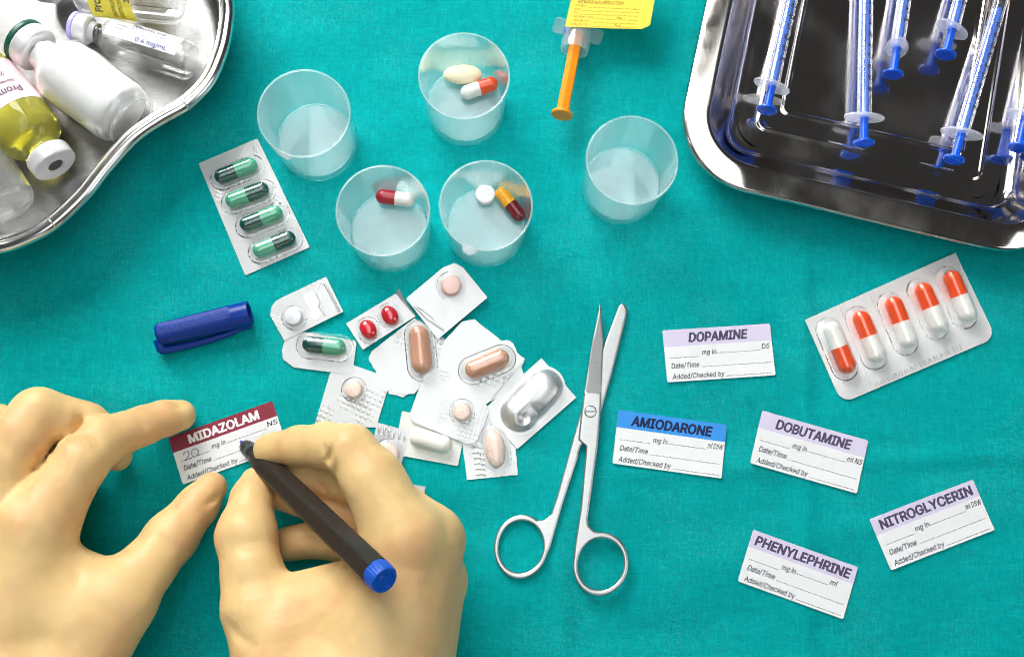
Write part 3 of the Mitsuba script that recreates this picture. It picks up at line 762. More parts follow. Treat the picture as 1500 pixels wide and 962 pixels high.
part(k, 'tablet', ellipsoid_tablet(Oc, dd, 8.1, 4.3, 2.8), 'm_tablet_palepink', smooth=True)
v, f = extrude(box(-.12, -4, .12, 4), .12, 2.68); part(k, 'score_line', place((v, f), Oc, np.stack([V(dd[0], dd[1], 0), V(-dd[1], dd[0], 0), V(0, 0, 1)], 1)), 'm_tablet_peach')
part(k, 'pocket', dome(A, B, 5.0, 6.6, zt, 1.0, square=.95), 'm_pocket', smooth=50)
for j in range(6):
    q = P(691 + 1.2 * j, 655 + 8 * j, zt); part(k, 'crimp_ridge', tube([q, q + V(2.2, .5, .25), q + V(4.4, -.2, 0)], .45, 8), 'm_foil_smooth', smooth=True)
k = strip('blister_piece', 'knurled white foil piece with a round peach tablet, left in the heap')
zt = card(k, 'card', [(483.7, 546.5), (512, 533), (556, 548), (568, 570), (551, 626), (461, 622)], .12, 'm_foil_coarse', ang=.35, corner=.8)
pocket_tablet(k, (517, 569.4), 12.5, zt, 'm_tablet_peach')
k = strip('blister_piece', 'crimped foil piece with a pale pink tablet half hidden by the writing hand')
zt = card(k, 'card', [(552, 618), (600.5, 632), (586, 690), (540, 684)], .5, 'm_foil_dark', ragged=.1, ang=.2)
pocket_tablet(k, (567, 664), 16, zt, 'm_tablet_palepink')
for j in range(6):
    q = P(556 + 7.4 * j, 624 + 2.2 * j, zt); part(k, 'crimp_ridge', tube([q, q + V(-.1, -1.4, .2), q + V(-.3, -3.0, 0)], .4, 8), 'm_foil_smooth', smooth=True)
k = strip('blister_piece', 'white foil corner peeping out from under the writing hand')
card(k, 'card', [(598, 708), (623.5, 712), (621, 728), (590, 740)], .12, 'm_foil_coarse', ragged=.15, ang=.3)
k = strip('blister_piece', 'white foil piece with one green capsule at the upper left of the heap')
zt = card(k, 'card', [(428, 492), (446, 486), (522.5, 499.5), (516.3, 549), (430, 538), (414.7, 526), (413, 513), (417, 499)], .5, 'm_foil_white', corner=1.5, ang=.15)
sealed_capsule(k, (443, 503), (506, 509.5), zt, 3.35, GD, GL, grow=1.0)
k = strip('blister_piece', 'white foil piece with a dome grey tablet and one torn empty pocket')
zt = card(k, 'card', [(477.8, 405.5), (503, 456.6), (416.5, 499), (396, 462), (397.5, 450), (404, 441.5), (413, 436)], .95, 'm_foil_white', .4, corner=.15, ang=.45)
pocket_tablet(k, (429.2, 463), 12.6, zt, 'm_tablet_grey')
tp = Polygon([P(x, y, zt)[:2] for x, y in ((444, 432), (450, 429), (458, 427), (464, 433), (468, 441), (466, 450), (474, 460), (468, 466), (462, 469), (454, 464), (455, 452), (448, 444))]).buffer(-.3).buffer(.3)
part(k, 'torn_pocket', extrude(tp, .35, zt - .1), 'm_white_card')
part(k, 'torn_edge', tube([P(x, y, zt + .4) for x, y in ((462, 429), (466, 436), (468.5, 443), (466, 448), (471, 455), (476, 461))], .25, 6), 'm_foil_smooth', smooth=True)
part(k, 'fold', tube([P(475, 415, zt + .1), P(486, 434, zt + .3), P(497, 456, zt + .1)], .55, 8), 'm_foil_smooth', smooth=True)
k = strip('blister_piece', 'narrow white foil piece with two glossy red oval pills')
zt = card(k, 'card', [(507, 474), (580, 430), (585, 436), (609, 463), (531.6, 512.3)], 1.0, 'm_foil_fine', ang=.55, corner=.1)
for c in ((539, 482), (570.9, 461.5)):
    O = P(*c, zt + 3.0); O[2] = zt + 2.5
    ld = P(c[0] + 5, c[1] + 8, 0) - P(*c, 0)
    part(k, 'red_pill', ellipsoid_tablet(O, ld, 4.3, 3.35, 2.5), 'm_gel_red', smooth=True)
    dd = unit(V(ld[0], ld[1], 0)); part(k, 'pocket', dome(O - dd * .9, O + dd * .9, 3.9, 5.7, zt, .8, square=.95), 'm_pocket', smooth=50)
part(k, 'bent_flap', loops([np.array([P(580, 430, zt), P(582, 424, zt + 3), P(585, 423, zt + 4)]), np.array([P(588, 440, zt), P(590, 436, zt + 2.6), P(591, 437, zt + 3)]), np.array([P(607, 462, zt), P(607, 461, zt + .6), P(608, 461, zt + .7)])], closed=False), 'm_foil_smooth')
k = strip('blister_piece', 'dented silver foil piece with a crushed pocket at the right of the heap')
zt = card(k, 'card', [(793.2, 524.5), (844, 582), (757.7, 657.5), (706, 602)], .6, 'm_foil_fine', .35, ang=.75)
A, B = P(762, 603, zt + 4), P(797, 566, zt + 4)
DC, DR = P(767, 612, zt + 4)[:2], P(785, 604, zt + 4)[:2]
def dent(v):
    v = v.copy(); w = np.clip((v[:, 2] - zt) / 3, 0, 1)
    ax = unit((B - A)[:2]); side = V(ax[1], -ax[0])
    q = v[:, :2] - DR
    v[:, 2] -= w * (2.3 * np.exp(-(((q @ ax) / 2.6) ** 2 + ((q @ side - .8) / 4.6) ** 2)))
    q = v[:, :2] - DC; v[:, 2] -= w * 1.3 * np.exp(-((q ** 2).sum(1) / 2.4 ** 2)); 
    v[:, 2] += w * .6 * np.exp(-(((q ** 2).sum(1) ** .5 - 3.6) / 1.1) ** 2)
    return v
part(k, 'crushed_pocket', dome(A, B, 7.0, 5.4, zt, 1.6, dent, K=26, square=.95), 'm_foil_smooth', smooth=True)
k = strip('blister_piece', 'white foil piece with a slanting tan capsule, right in the heap')
zt = card(k, 'card', [(651, 499), (677, 471), (694.8, 467.7), (769, 526), (714, 591), (640, 535)], 1.05, 'm_foil_coarse', .4, ragged=.15, ang=.45)
sealed_capsule(k, (682, 545), (745, 519.5), zt, 4.0, 'm_gel_tan', 'm_gel_tan')
k = strip('blister_piece', 'smooth white foil piece with a pink round tablet, topmost in the heap')
zt = card(k, 'card', [(594.7, 437.5), (649, 392), (665.7, 385.5), (678, 392), (714, 436), (641.5, 497)], 1.9, 'm_foil_fine', .4, corner=.5, ang=.7)
pocket_tablet(k, (660.5, 416.5), 15, zt, 'm_tablet_pink', grow=.7)
part(k, 'fold', tube([P(608, 449, zt + .05), P(624, 466, zt + .25), P(650, 484, zt + .05)], .4, 8), 'm_foil_smooth', smooth=True)
part(k, 'fold', tube([P(612, 449, zt + .05), P(630, 463, zt + .2), P(636, 470, zt + .05)], .3, 8), 'm_foil_smooth', smooth=True)
k = strip('blister_piece', 'white foil piece with rounded corners and a round peach tablet, front of the heap')
zt = card(k, 'card', [(627.4, 541), (645, 538), (657, 545), (711, 586), (716, 603), (700, 643), (693, 650), (682, 649), (607.4, 619), (599, 611), (601, 604), (618.4, 556)], 1.95, 'm_foil_white', .4, corner=1.5, ang=.5)
pocket_tablet(k, (676.6, 602), 13, zt, 'm_tablet_peach')
for a in (2.6, 3.9, 5.6):
    c = P(676.6, 602, zt); d = V(math.cos(a), math.sin(a), 0); part(k, 'crease', tube([c + d * 3.9, c + d * 5.6], .18, 6), 'm_foil_smooth', smooth=True)

# ------------------------------------------------------------------ printed drug labels
LAB = [('MIDAZOLAM', (247, 641), (399, 587), (272, 708), 'm_band_maroon', 'm_ink_white', (.17, .84), 'NS', (.885, .985), 0.0, 'maroon banded drug label with handwriting, under the pen tip'),
       ('DOPAMINE', (970, 484), (1127, 474), (976, 560), 'm_band_lilac', 'm_ink_violet', (.235, .785), 'D5', (.90, .97), .16, 'lilac banded drug label reading DOPAMINE, the topmost label'),
       ('AMIODARONE', (906, 600), (1064, 622), (895, 678), 'm_band_blue', 'm_ink_navy', (.13, .875), 'ml D5W', (.845, .985), .12, 'blue banded drug label reading AMIODARONE beside the scissors'),
       ('DOBUTAMINE', (1116, 601), (1271, 645), (1098, 678), 'm_band_lilac', 'm_ink_violet', (.155, .86), 'ml NS', (.85, .985), .12, 'lilac banded drug label reading DOBUTAMINE'),
       ('NITROGLYCERIN', (1273, 760), (1424, 702), (1303, 835), 'm_band_lilac', 'm_ink_violet', (.07, .95), 'ml D5W', (.84, .985), .0, 'lilac banded drug label reading NITROGLYCERIN at the right edge'),
       ('PHENYLEPHRINE', (1103, 775), (1256, 830), (1079, 850), 'm_band_lilac', 'm_ink_violet', (.05, .955), 'ml', (.80, .865), .10, 'lilac banded drug label reading PHENYLEPHRINE, the lowest label')]
for i, (name, TLp, TRp, BLp, band, ink, hr, unit_t, ur, sl, lab) in enumerate(LAB):
    z = .12
    O, Xp, Yp = P(*TLp, z), P(*TRp, z), P(*BLp, z)
    W, H = np.linalg.norm(Xp - O), np.linalg.norm(Yp - O)
    ux = unit(Xp - O); uy = V(-ux[1], ux[0], 0)
    H = abs((Yp - O) @ uy); R = np.stack([ux, uy, V(0, 0, 1)], 1)
    key = thing('drug_label', lab, 'label', 'printed drug labels on the cloth')
    full = box(0, -H, W, 0).buffer(-.7).buffer(.7, quad_segs=5)
    bh = .325 * H; rc = [random.uniform(.25, .8) for _ in range(4)]
    if i == 0: rc = [.1] * 4
    def curl(m):                                              # the corners of the paper lift a little
        v, f = trimesh.remesh.subdivide_to_size(np.asarray(m[0], float), m[1], 2.5, max_iter=12); v = v.copy(); a, b = v[:, 0] / W, -v[:, 1] / H
        v[:, 2] += rc[0] * np.clip(.5 - a, 0, 1) ** 2 * 4 * (.6 + .4 * b) + rc[1] * np.clip(a - .5, 0, 1) ** 2 * 4 * (1 - .5 * b) + rc[2] * .6 * np.clip(b - .6, 0, 1) ** 2 * 6; return v, f
    part(key, 'paper', place(curl(extrude(full, .16)), O, R), 'm_paper')
    part(key, 'band', place(curl(extrude(full.intersection(box(0, -bh, W, 0)), .05, .155)), O, R), band)
    zt = .16; up = V(0, 0, zt); lift = lambda m, z: (curl(m)[0] + V(0, 0, z), curl(m)[1])
    part(key, 'heading', place(lift(bolder(name, .172 * H, hr[0] * W, hr[1] * W - sl * .17 * H, -.255 * H, True, sl), zt + .05), O, R), ink)
    Y1, Y2, Y3 = -.545 * H, -.745 * H, -.95 * H; c = .095 * H; w = .2
    sm = .16
    words = [fit('mg in', c, .345 * W, .475 * W, Y1 + .03 * H, True, sm), fit(unit_t, c, ur[0] * W, ur[1] * W, Y1 + .07 * H, True, sm), fit('Date/Time', c * 1.05, .05 * W, .31 * W, Y2, True, sm), fit('Added/Checked by', c, .05 * W, .53 * W, Y3, True, sm)]
    rules = [rule(.04 * W, .32 * W, Y1, w), rule(.475 * W, (ur[0] - .01) * W, Y1 + .045 * H, w), rule(.33 * W, .97 * W, Y2, w), rule(.545 * W, .97 * W, Y3, w)]
    part(key, 'lettering', place(lift(cat(*words), zt), O, R), 'm_ink'); part(key, 'ruled_line', place(lift(cat(*rules), zt), O, R), 'm_ink')
    if i == 0:
        hs = 4.6
        two = [(0, .72), (.12, .95), (.35, 1), (.5, .8), (.42, .5), (.15, .18), (0, .02), (.25, .08), (.55, .02)]
        zero = [(.95, .95), (.78, .75), (.72, .4), (.85, .12), (1.1, .1), (1.32, .35), (1.35, .7), (1.2, .93), (.95, .95)]
        hw = [smooth_closed(zero[:-1], 40)]
        def curve(p):
            p = np.array(p); q = smooth_closed(np.vstack([p, p[::-1][1:-1]]), 120); return q[:61]
        part(key, 'handwriting', place(cat(*[stroke([(.085 * W + x * hs, Y1 - .015 * H + y * hs * .78) for x, y in q], .28) for q in (curve(two), np.vstack([hw[0], hw[0][:1]]))]), O + up + V(0, 0, .06), R), 'm_ink_blue')

# ------------------------------------------------------------------ scissors
sc = thing('scissors', 'open stainless steel surgical scissors lying on the cloth', 'scissors')
def poly_px(pts, z): return Polygon([P(x, y, z)[:2] for x, y in pts]).buffer(0)
def ring_px(c, ro, ri, tilt, z):
    a = np.linspace(0, 2 * np.pi, 72, endpoint=False); t = math.radians(tilt)
    def el(r, c):
        x, y = r[0] * np.cos(a), r[1] * np.sin(a)
        return Polygon([P(c[0] + X * math.cos(t) - Y * math.sin(t), c[1] + X * math.sin(t) + Y * math.cos(t), z)[:2] for X, Y in zip(x, y)])
    return el(ro, c), el(ri, c)
z1 = .25
ro, ri = ring_px((763, 800), (39.5, 47), (32.5, 38.3), 8, z1)
armB = unary_union([poly_px([(905, 450.6), (909.8, 445), (915, 447), (918, 453.4), (917.8, 462), (898.6, 538.5), (881.7, 598), (872, 625), (850, 655), (848, 661), (844, 655), (839, 642), (850.7, 602), (866, 555), (884.5, 504)], z1),
                    poly_px([(839, 642), (848, 658), (847, 668), (825, 735), (806, 800), (797, 822), (792, 800), (795, 779), (785, 768), (776, 760), (786, 762), (797, 761), (806.4, 753), (815, 728)], z1)])
armB = unary_union([armB.buffer(.3).buffer(-.3), ro]).difference(ri).buffer(-.2).buffer(.4).buffer(-.2)
part(sc, 'blade', plate(armB, 2.0, .55, z1, .4), 'm_scissors', smooth=True)
z2 = 2.35
ro, ri = ring_px((879, 825), (40.5, 46.3), (33.5, 38), 10, z2 - 1.2)
armA = unary_union([poly_px([(879, 442), (883.6, 501), (882, 545), (880.8, 576), (879.5, 604), (877.3, 629), (875, 655), (868, 705), (860.7, 759), (850, 756), (856, 690), (858.3, 654), (847, 644), (851, 606), (855.5, 574), (866, 505)], z2),
                    poly_px([(858.3, 654), (875, 655), (860.7, 759), (862, 769), (870, 777), (884, 781), (876, 790), (860, 796), (849, 806), (843, 822), (839, 824), (841.7, 798), (850, 745)], z2)])
armA = unary_union([armA.buffer(.3).buffer(-.3), ro]).difference(ri).buffer(-.2).buffer(.4).buffer(-.2)
tipA, stepL, stepR = P(879, 442, z2), P(857, 575, z2), P(880.8, 577, z2)
bd = unit((tipA - (stepL + stepR) / 2)[:2]); bs = V(bd[1], -bd[0])
def ground(X):
    q = X[..., :2] - ((stepL + stepR) / 2)[:2]; a = q @ bd; s = q @ bs
    zp = z2 + 1.75 - .09 * (s + 3.4) - .45 * np.exp(-np.maximum(a, 0) / 7)
    return np.maximum(-(a - .2), -(X[..., 2] - zp)) * .9
part(sc, 'blade', plate(armA, 2.0, .55, z2, .4, ground), 'm_scissors', smooth=30, label='pointed upper blade of the scissors')
S = P(865, 602.5, z2 + 2.05)
part(sc, 'screw', place(lathe([(0, .14), (2.15, .14), (2.35, .0), (2.35, -.5), (0, -.5)], 40), S), 'm_scissors', smooth=30)
part(sc, 'screw_gap', place(lathe([(2.36, .02), (2.62, .02), (2.62, -.3), (2.36, -.3), (2.36, .02)], 40), S), 'm_dark_slot')
part(sc, 'screw_slot', place(extrude(box(-2.1, -.22, 2.1, .22), .03, .13), S), 'm_dark_slot')

# ------------------------------------------------------------------ pen cap
pc = thing('pen_cap', 'ribbed dark blue pen cap with a clip', 'pen cap')
A, B = P(231, 490, 5.6), P(366, 458.5, 5.8); F = frame(B - A); L = np.linalg.norm(B - A)
nr = 36; a = np.linspace(0, 2 * np.pi, nr * 4, endpoint=False)
def crow(s, r, rib): 
    q = r + (.14 * np.cos(a * nr) if rib else 0)
    return A + F[:, 2] * s + np.outer(q * np.cos(a), F[:, 0]) + np.outer(q * np.sin(a), F[:, 1])
rows = [crow(0, .3, 0), crow(0, 4.0, 0), crow(.5, 4.5, 0), crow(1.2, 4.55, 1)] + [crow(s, 4.55 + .8 * s / L, 1) for s in np.linspace(1.4, L * .80, 8)] + [crow(L * .82, 5.3, 0), crow(L - .3, 5.45, 0), crow(L, 5.3, 0), crow(L, 4.4, 0), crow(L - 14, 4.1, 0), crow(L - 14.1, .2, 0)]
part(pc, 'barrel', loops(rows), 'm_blue_cap', smooth=40)
part(pc, 'hollow', loops([crow(L - 13.8, .2, 0), crow(L - 13.8, 4.0, 0)]), 'm_blue_cap_dark')
part(pc, 'vent_hole', place(lathe([(0, .12), (.9, .12), (.9, -.3), (0, -.3)], 20), A + F[:, 2] * 3.4 + (P(240, 500, 9) - P(240, 480, 9)) * .0 + unit(F[:, 1] * .6 + np.sign(-F[1, 0]) * F[:, 0] * .8) * 4.55, frame(unit(F[:, 1] * .6 + np.sign(-F[1, 0]) * F[:, 0] * .8))), 'm_blue_cap_dark')
ca = [P(236, 513, 3.2), P(262, 508.5, 3.0), P(300, 499.5, 2.8), P(335, 488.5, 2.8), P(352, 481, 3.0), P(367, 478, 3.4)]
clip = tube(smooth_closed(np.vstack([ca, np.array(ca)[::-1][1:-1]]), 100)[:51], np.r_[np.linspace(1.9, 1.6, 30), np.linspace(1.6, 1.1, 21)], 14)
part(pc, 'clip', clip, 'm_blue_cap', smooth=True)
part(pc, 'clip_base', tube([P(233, 497, 4.5), P(237, 513, 3.3), P(240, 514, 3.2)], [2.6, 2.0, 1.7], 14), 'm_blue_cap', smooth=True)

# ------------------------------------------------------------------ marker pen
pen = thing('marker_pen', 'black marker pen with blue end plug held in the writing hand', 'pen')
TIP, END = P(352.5, 646, .6), P(564, 850, 80); F = frame(END - TIP); LP = np.linalg.norm(END - TIP)
def hexrow(s, r, hx, n=48):
    a = np.linspace(0, 2 * np.pi, n, endpoint=False) + .3
    k = np.cos(np.pi / 6) / np.cos(((a - .3) % (np.pi / 3)) - np.pi / 6)
    q = r * ((1 - hx) + hx * np.minimum(k * 1.06, 1.03))
    return TIP + F[:, 2] * s + np.outer(q * np.cos(a), F[:, 0]) + np.outer(q * np.sin(a), F[:, 1])
part(pen, 'nib', along(lathe([(0, 0), (.55, .2), (.95, 2.2), (1.1, 4.2), (0, 4.3)], 20), TIP, END), 'm_nib', smooth=40)
part(pen, 'section', along(lathe(rprofile([(0, 3.6), (1.7, 3.6), (2.9, 5.2), (3.35, 8.2), (3.35, 8.9), (3.1, 9.1), (3.1, 11.8), (3.45, 12.0), (3.5, 15.5), (3.2, 16.0), (0, 16)], .25), 48), TIP, END), 'm_pen_dark', smooth=40)
part(pen, 'ring', along(lathe([(3.12, 9.2), (3.3, 9.3), (3.3, 11.6), (3.12, 11.7)], 48), TIP, END), 'm_pen_ring', smooth=40)
part(pen, 'barrel', loops([hexrow(15.6, 2.0, 0), hexrow(15.6, 3.7, 0), hexrow(17, 4.0, .1), hexrow(24, 5.1, .6), hexrow(28, 5.3, 1)] + [hexrow(s, 5.3 + .25 * (s - 28) / 80, 1) for s in np.linspace(34, LP - 6, 8)] + [hexrow(LP - 5.4, 5.5, 1), hexrow(LP - 5.4, 2, 0)]), 'm_pen', smooth=14)
nk = 30; a = np.linspace(0, 2 * np.pi, nk * 4, endpoint=False)
prow = lambda s, r, k: TIP + F[:, 2] * s + np.outer((r + k * np.cos(a * nk)) * np.cos(a), F[:, 0]) + np.outer((r + k * np.cos(a * nk)) * np.sin(a), F[:, 1])
part(pen, 'plug', loops([prow(LP - 6, 3, 0), prow(LP - 5.5, 5.25, 0), prow(LP - 5.2, 5.25, .1), prow(LP - .8, 5.05, .1), prow(LP - .1, 4.6, 0), prow(LP, 4.3, 0), prow(LP, 3.5, 0), prow(LP - .9, 3.2, 0), prow(LP - .9, 1.9, 0), prow(LP - .5, 1.6, 0), prow(LP - .4, .1, 0)]), 'm_blue_plug', smooth=30)

# ------------------------------------------------------------------ orange syringe with yellow tag
so = thing('orange_syringe', 'clear syringe with orange plunger and yellow medication tag', 'syringe')
D, Hd = P(822.6, 170, 11.5), P(846, 50, 7.5); F = frame(Hd - D); Lr = np.linalg.norm(Hd - D); up = unit(Hd - D)
part(so, 'plunger', place(loops([np.stack([q * np.cos(h), q * np.sin(h), np.full(6, s)], 1) for h in [np.linspace(0, 2 * np.pi, 6, endpoint=False) + .35] for q, s in ((.2, 1.2), (3.1, 1.3), (2.9, 3), (2.9, Lr - 3), (2.9, Lr + 6), (.2, Lr + 6))]), D, F), 'm_orange', smooth=25)
part(so, 'thumb_rest', place(lathe(rprofile([(0, 0), (4.6, 0), (4.9, .8), (4.7, 1.7), (2.2, 2.0), (0, 2)], .4), 40), D, F), 'm_orange', smooth=40)
Bc = D + up * (Lr - 9)
part(so, 'collar', place(lathe(rprofile([(5.4, 0), (6.3, 0), (6.5, 4), (6.0, 9), (5.6, 15), (4.9, 15), (5.2, 9), (5.6, 4), (5.4, 0)], .4), 48), Bc, F), 'm_syringe', smooth=40)
part(so, 'barrel', place(lathe([(4.1, 8), (5.0, 8), (5.0, 62), (4.1, 62), (4.1, 8)], 48), Bc, F), 'm_syringe', smooth=40)
part(so, 'stopper', place(lathe([(0, 9.5)] + [(3.55 + .3 * (k % 2), 9.7 + .65 * k) for k in range(10)] + [(0, 16)], 32), Bc, F), 'm_rubber_grey', smooth=20)
a = np.linspace(0, 2 * np.pi, 4, endpoint=False)
wing = box(-11.5, -3.6, 11.5, 3.6).buffer(-1.2).buffer(1.2, quad_segs=5).difference(Point(0, 0).buffer(5.1))
tl = math.radians(10); Rw = F @ np.array([[math.cos(tl), -math.sin(tl), 0], [math.sin(tl), math.cos(tl), 0], [0, 0, 1]])
part(so, 'finger_flange', place(extrude(wing, 1.1), Bc + up * 9.5 + V(0, 0, 1.2), Rw @ np.array([[1, 0, 0], [0, .85, -.5], [0, .5, .85]])), 'm_syringe', smooth=30)
part(so, 'blue_insert', place(extrude(box(3.8, -1.8, 6.4, 1.0), 2.5), Bc + up * 8.2, F), 'm_plunger')
zt = 13.8
tagp = [(845, -42), (836.5, 0), (827.5, 39.5), (888, 42), (940, 43.2), (952, 37.5), (959, 0), (968, -50)]
tg = Polygon([P(x, y, zt)[:2] for x, y in tagp])
tagv, tagf = extrude(tg, .22, zt)
part(so, 'tag', (tagv, tagf), 'm_tag')
O = P(829.5, 40, zt + .22); ux = unit(P(945, 44.2, zt) - P(827.5, 39.5, zt)); uy = V(-ux[1], ux[0], 0); Rt = np.stack([ux, uy, V(0, 0, 1)], 1)
sh = -((P(836.5, 0, zt) - P(827.5, 39.5, zt)) @ ux) / ((P(836.5, 0, zt) - P(827.5, 39.5, zt)) @ uy)
ms = []
mmx = np.linalg.norm(P(942, 43, zt) - P(827.5, 39.5, zt))
rowsT = [('EXPIRES DATE', 'TIME', 1.0), ('PREPARED BY', None, 2.85), ('PREPARED DATE', 'TIME', 4.65), ('AMT', None, 6.6), ('DRUG', None, 8.3), ('PATIENT', None, 10.0)]
for s, t2, y in rowsT:
    x0 = 2.0 - sh * y; wd = len(s) * .72
    ms.append(fit(s, 1.0, x0, x0 + wd, y, False, .1))
    if t2: ms += [rule(x0 + wd + .4, x0 + 19.0, y - .15, .16), fit(t2, 1.0, x0 + 19.4, x0 + 22.2, y, True, .1), rule(x0 + 22.6, x0 + 29, y - .15, .16)]
    else: ms.append(rule(x0 + wd + .4, x0 + 29, y - .15, .16))
ms.append(fit('INTRAVENOUS MEDICATION', 1.5, 5, 25.5, 11.7, True))
part(so, 'lettering', place(cat(*ms), O, Rt), 'm_ink_brown')

# ------------------------------------------------------------------ gloved hands
def bone(X, a, b):
    A, ra = P(*a[:3]), a[3]; B, rb = P(*b[:3]), b[3]; d = B - A
    t = np.clip(((X - A) @ d) / (d @ d), 0, 1)
    return np.linalg.norm(X - A - t[..., None] * d, axis=-1) - (ra + (rb - ra) * t)


def smin(a, b, k):
    h = np.clip(.5 + .5 * (b - a) / k, 0, 1)
    return b + (a - b) * h - k * h * (1 - h)


def chain(X, pts, k=2.5):
    d = None
    for a, b in zip(pts, pts[1:]):
        e = bone(X, a, b); d = e if d is None else smin(d, e, k)
    return d


def hand(fingers, palm, creases, lo, hi, h=1.0, kp=7.0, blend=7.0, webs=()):
    X = grid(lo, hi, h).astype(np.float32)
    pd = None
    for a, b in palm:
        e = bone(X, a, b); pd = e if pd is None else smin(pd, e, kp)
    out = pd
    for f, kb in fingers:
        fd = smin(chain(X, f), pd, kb)
        out = smin(out, fd, .9)
    for pts, depth, wd in creases:                              # grooves that follow the surface, deepest at their middle
        W = [P(*p) for p in pts]; zmin = min(w[2] for w in W) - 12
        L = np.r_[0, np.cumsum([np.linalg.norm(b - a) for a, b in zip(W, W[1:])])]; best = np.full(X.shape[:3], 9.0, np.float32); u = np.zeros_like(best)
        for a, b, l0, l1 in zip(W, W[1:], L, L[1:]):
            d2 = (b - a)[:2]; q = X[..., :2] - a[:2]; t = np.clip(q @ d2 / (d2 @ d2), 0, 1); e = np.linalg.norm(q - t[..., None] * d2, axis=-1)
            m = e < best; best = np.where(m, e, best); u = np.where(m, (l0 + t * (l1 - l0)) / L[-1], u)
        out = out + np.where(X[..., 2] > zmin, 1.3 * depth * np.exp(-(best / max(wd, 1.15)) ** 2) * np.sin(np.pi * np.clip(u, .04, .96)) ** .7, 0)
    wob = meshkit.fbm(X * .085, 2, 5) - .5                      # the latex does not lie quite smooth
    out = out + .9 * wob
    out = np.maximum(out, .25 - X[..., 2])                     # flattened where it rests on the cloth
    return surface_net(out, X[0, 0, 0].astype(float), h)


# right hand, holding the pen
index = [(396, 658, 17, 6.8), (438, 653, 27, 7.9), (478, 652, 37, 8.8), (513, 660, 44, 10.0), (545, 702, 46, 11.6), (592, 785, 47, 14.5)]
middle = [(408, 690, 9, 7.4), (455, 694, 19, 8.2), (540, 706, 30, 9.4), (630, 792, 38, 13)]
ringf = [(416, 722, 9, 7.4), (465, 733, 14, 8.2), (555, 765, 20, 9.5), (636, 850, 28, 12)]
little = [(424, 796, 8.2, 7.2), (468, 789, 9.5, 7.6), (540, 800, 12, 9), (632, 890, 20, 11)]
thumb = [(373, 706, 17, 5.8), (369, 728, 20, 8.2), (361, 783, 27, 11.8), (370, 838, 31, 11.6), (375, 892, 34, 12.8), (420, 1000, 36, 18)]
palm = [((592, 788, 46, 13.5), (520, 1020, 46, 18)), ((628, 792, 38, 12.5), (560, 1020, 44, 18)), ((636, 850, 28, 12), (590, 1020, 34, 17)), ((628, 890, 20, 10.6), (599, 1020, 26, 13)),
        ((412, 882, 34, 9.5), (565, 852, 40, 11)), ((430, 930, 36, 15), (560, 900, 42, 15)), ((420, 1000, 36, 18), (480, 1020, 42, 20)), ((500, 1020, 44, 22), (500, 1240, 46, 25)), ((560, 1020, 42, 20), (560, 1240, 44, 24)), ((470, 1040, 40, 20), (470, 1240, 46, 24))]
cr = [([(487, 652, 50), (486, 664, 48), (483, 680, 42)], 1.9, 1.1), ([(492, 668, 50), (494, 684, 48), (497, 700, 44)], .9, 1.2), ([(473, 648, 46), (479, 658, 46), (480, 672, 44)], .6, .9),
      ([(468, 706, 24), (476, 712, 24), (482, 722, 22)], 1.2, .9), ([(405, 782, 30), (411, 806, 32), (420, 830, 34)], .8, 1.4), ([(330, 900, 40), (352, 930, 44), (384, 948, 48)], .7, 2.0),
      ([(590, 700, 50), (612, 722, 50), (636, 742, 48)], .8, 1.6), ([(352, 735, 26), (366, 738, 27), (382, 736, 26)], .35, .8), ([(340, 790, 38), (360, 796, 39), (384, 792, 38)], .4, .9), ([(342, 800, 38), (362, 808, 39), (388, 802, 38)], .35, .8)]
hk = thing('gloved_hand', 'right hand in a cream latex glove gripping the black marker pen', 'hand')
put(hk, hand([(index, 6), (middle, 5), (ringf, 5), (little, 5), (thumb, 7)], palm, cr, V(-138, -178, -1), V(12, 48, 78)), 'm_glove', smooth=True)

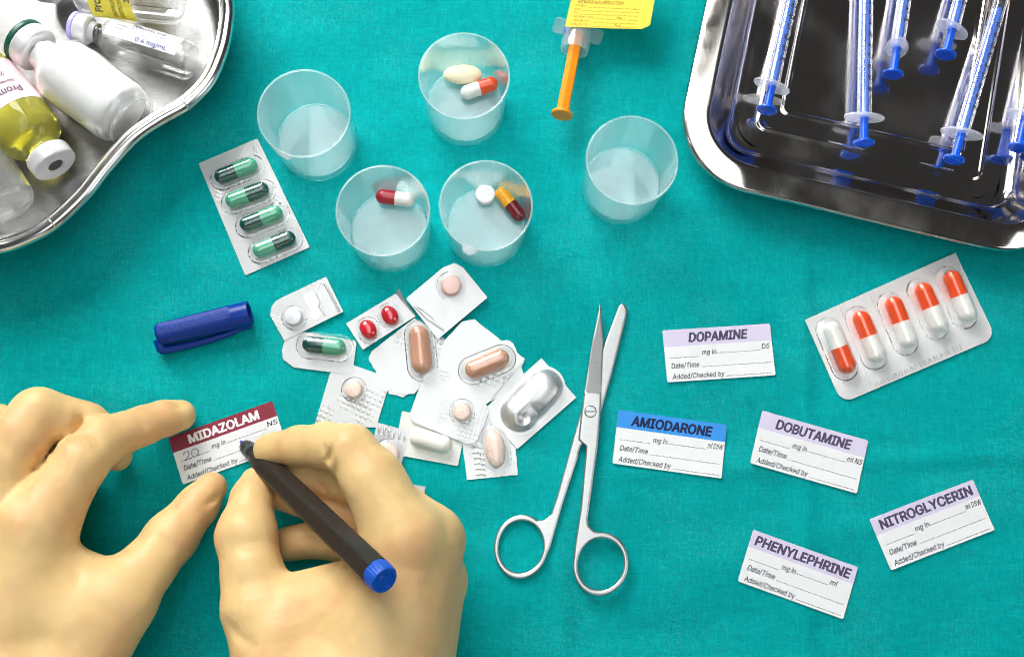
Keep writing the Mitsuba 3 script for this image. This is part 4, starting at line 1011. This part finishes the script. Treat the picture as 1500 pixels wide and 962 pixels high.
# left hand, steadying the drug label
index = [(265, 608, 7.6, 6.4), (240, 613, 11, 7.2), (212, 622, 16, 7.7), (146, 646, 28, 9.8), (118, 676, 35, 10.4), (50, 772, 40, 14.5)]
middle = [(171, 668, 8, 6.2), (150, 638, 17, 8.2), (126, 622, 24, 8.8), (56, 607, 34, 10.2), (30, 640, 38, 11), (-28, 735, 42, 13.5)]
ringf = [(122, 700, 8, 6.2), (80, 668, 15, 8.4), (-8, 628, 25, 9.8), (-90, 735, 38, 12.5)]
little = [(70, 735, 8, 6.8), (0, 690, 10, 8), (-70, 660, 18, 9), (-150, 760, 30, 12)]
thumb = [(309, 715, 11, 6.6), (290, 740, 13, 8.2), (250, 787, 19, 10.4), (215, 832, 25, 10.8), (178, 880, 31, 13), (92, 1000, 38, 17)]
palm = [((50, 772, 40, 14), (-20, 1020, 44, 18)), ((-28, 735, 42, 13), (-80, 1020, 44, 18)), ((-90, 735, 38, 12), (-140, 1020, 40, 17)), ((-150, 760, 30, 11), (-190, 1020, 32, 16)),
        ((166, 872, 30, 11.5), (62, 838, 36, 13)), ((110, 910, 35, 17), (20, 880, 38, 15)), ((92, 1000, 38, 17), (0, 1020, 42, 20)), ((0, 1020, 42, 21), (-40, 1240, 44, 24)), ((-80, 1020, 42, 20), (-100, 1240, 44, 24))]
cr = [([(94, 600, 46), (96, 614, 46), (93, 634, 42)], 1.9, 1.1), ([(104, 604, 44), (102, 620, 42), (98, 636, 40)], .8, 1.2), ([(64, 668, 48), (60, 656, 50), (58, 644, 50)], 1.2, 1.0), ([(54, 681, 50), (42, 670, 52), (33, 655, 53)], 1.1, 1.0),
      ([(50, 686, 50), (30, 684, 53), (14, 678, 54)], .7, 1.2), ([(100, 820, 44), (112, 838, 44), (118, 862, 46)], .5, 2.2), ([(300, 742, 18), (312, 733, 17), (321, 722, 15)], .8, .7), ([(250, 592, 15), (262, 596, 14), (272, 594, 13)], .7, .7),
      ([(200, 612, 22), (206, 624, 23), (208, 640, 20)], .35, .8), ([(206, 610, 22), (213, 622, 23), (215, 638, 20)], .35, .8), ([(128, 634, 40), (140, 646, 40), (152, 664, 38)], .45, 1.0), ([(232, 782, 28), (250, 796, 29), (266, 806, 27)], .4, .9), ([(226, 790, 29), (244, 804, 30), (258, 814, 28)], .35, .9),
      ([(20, 700, 54), (26, 735, 56), (28, 770, 58)], .35, 3.0)]
hk = thing('gloved_hand', 'left hand in a cream latex glove with thumb and finger round the drug label', 'hand')
put(hk, hand([(index, 6), (middle, 5), (ringf, 5), (little, 5), (thumb, 8)], palm, cr, V(-275, -178, -1), V(-95, 62, 72)), 'm_glove', smooth=True)
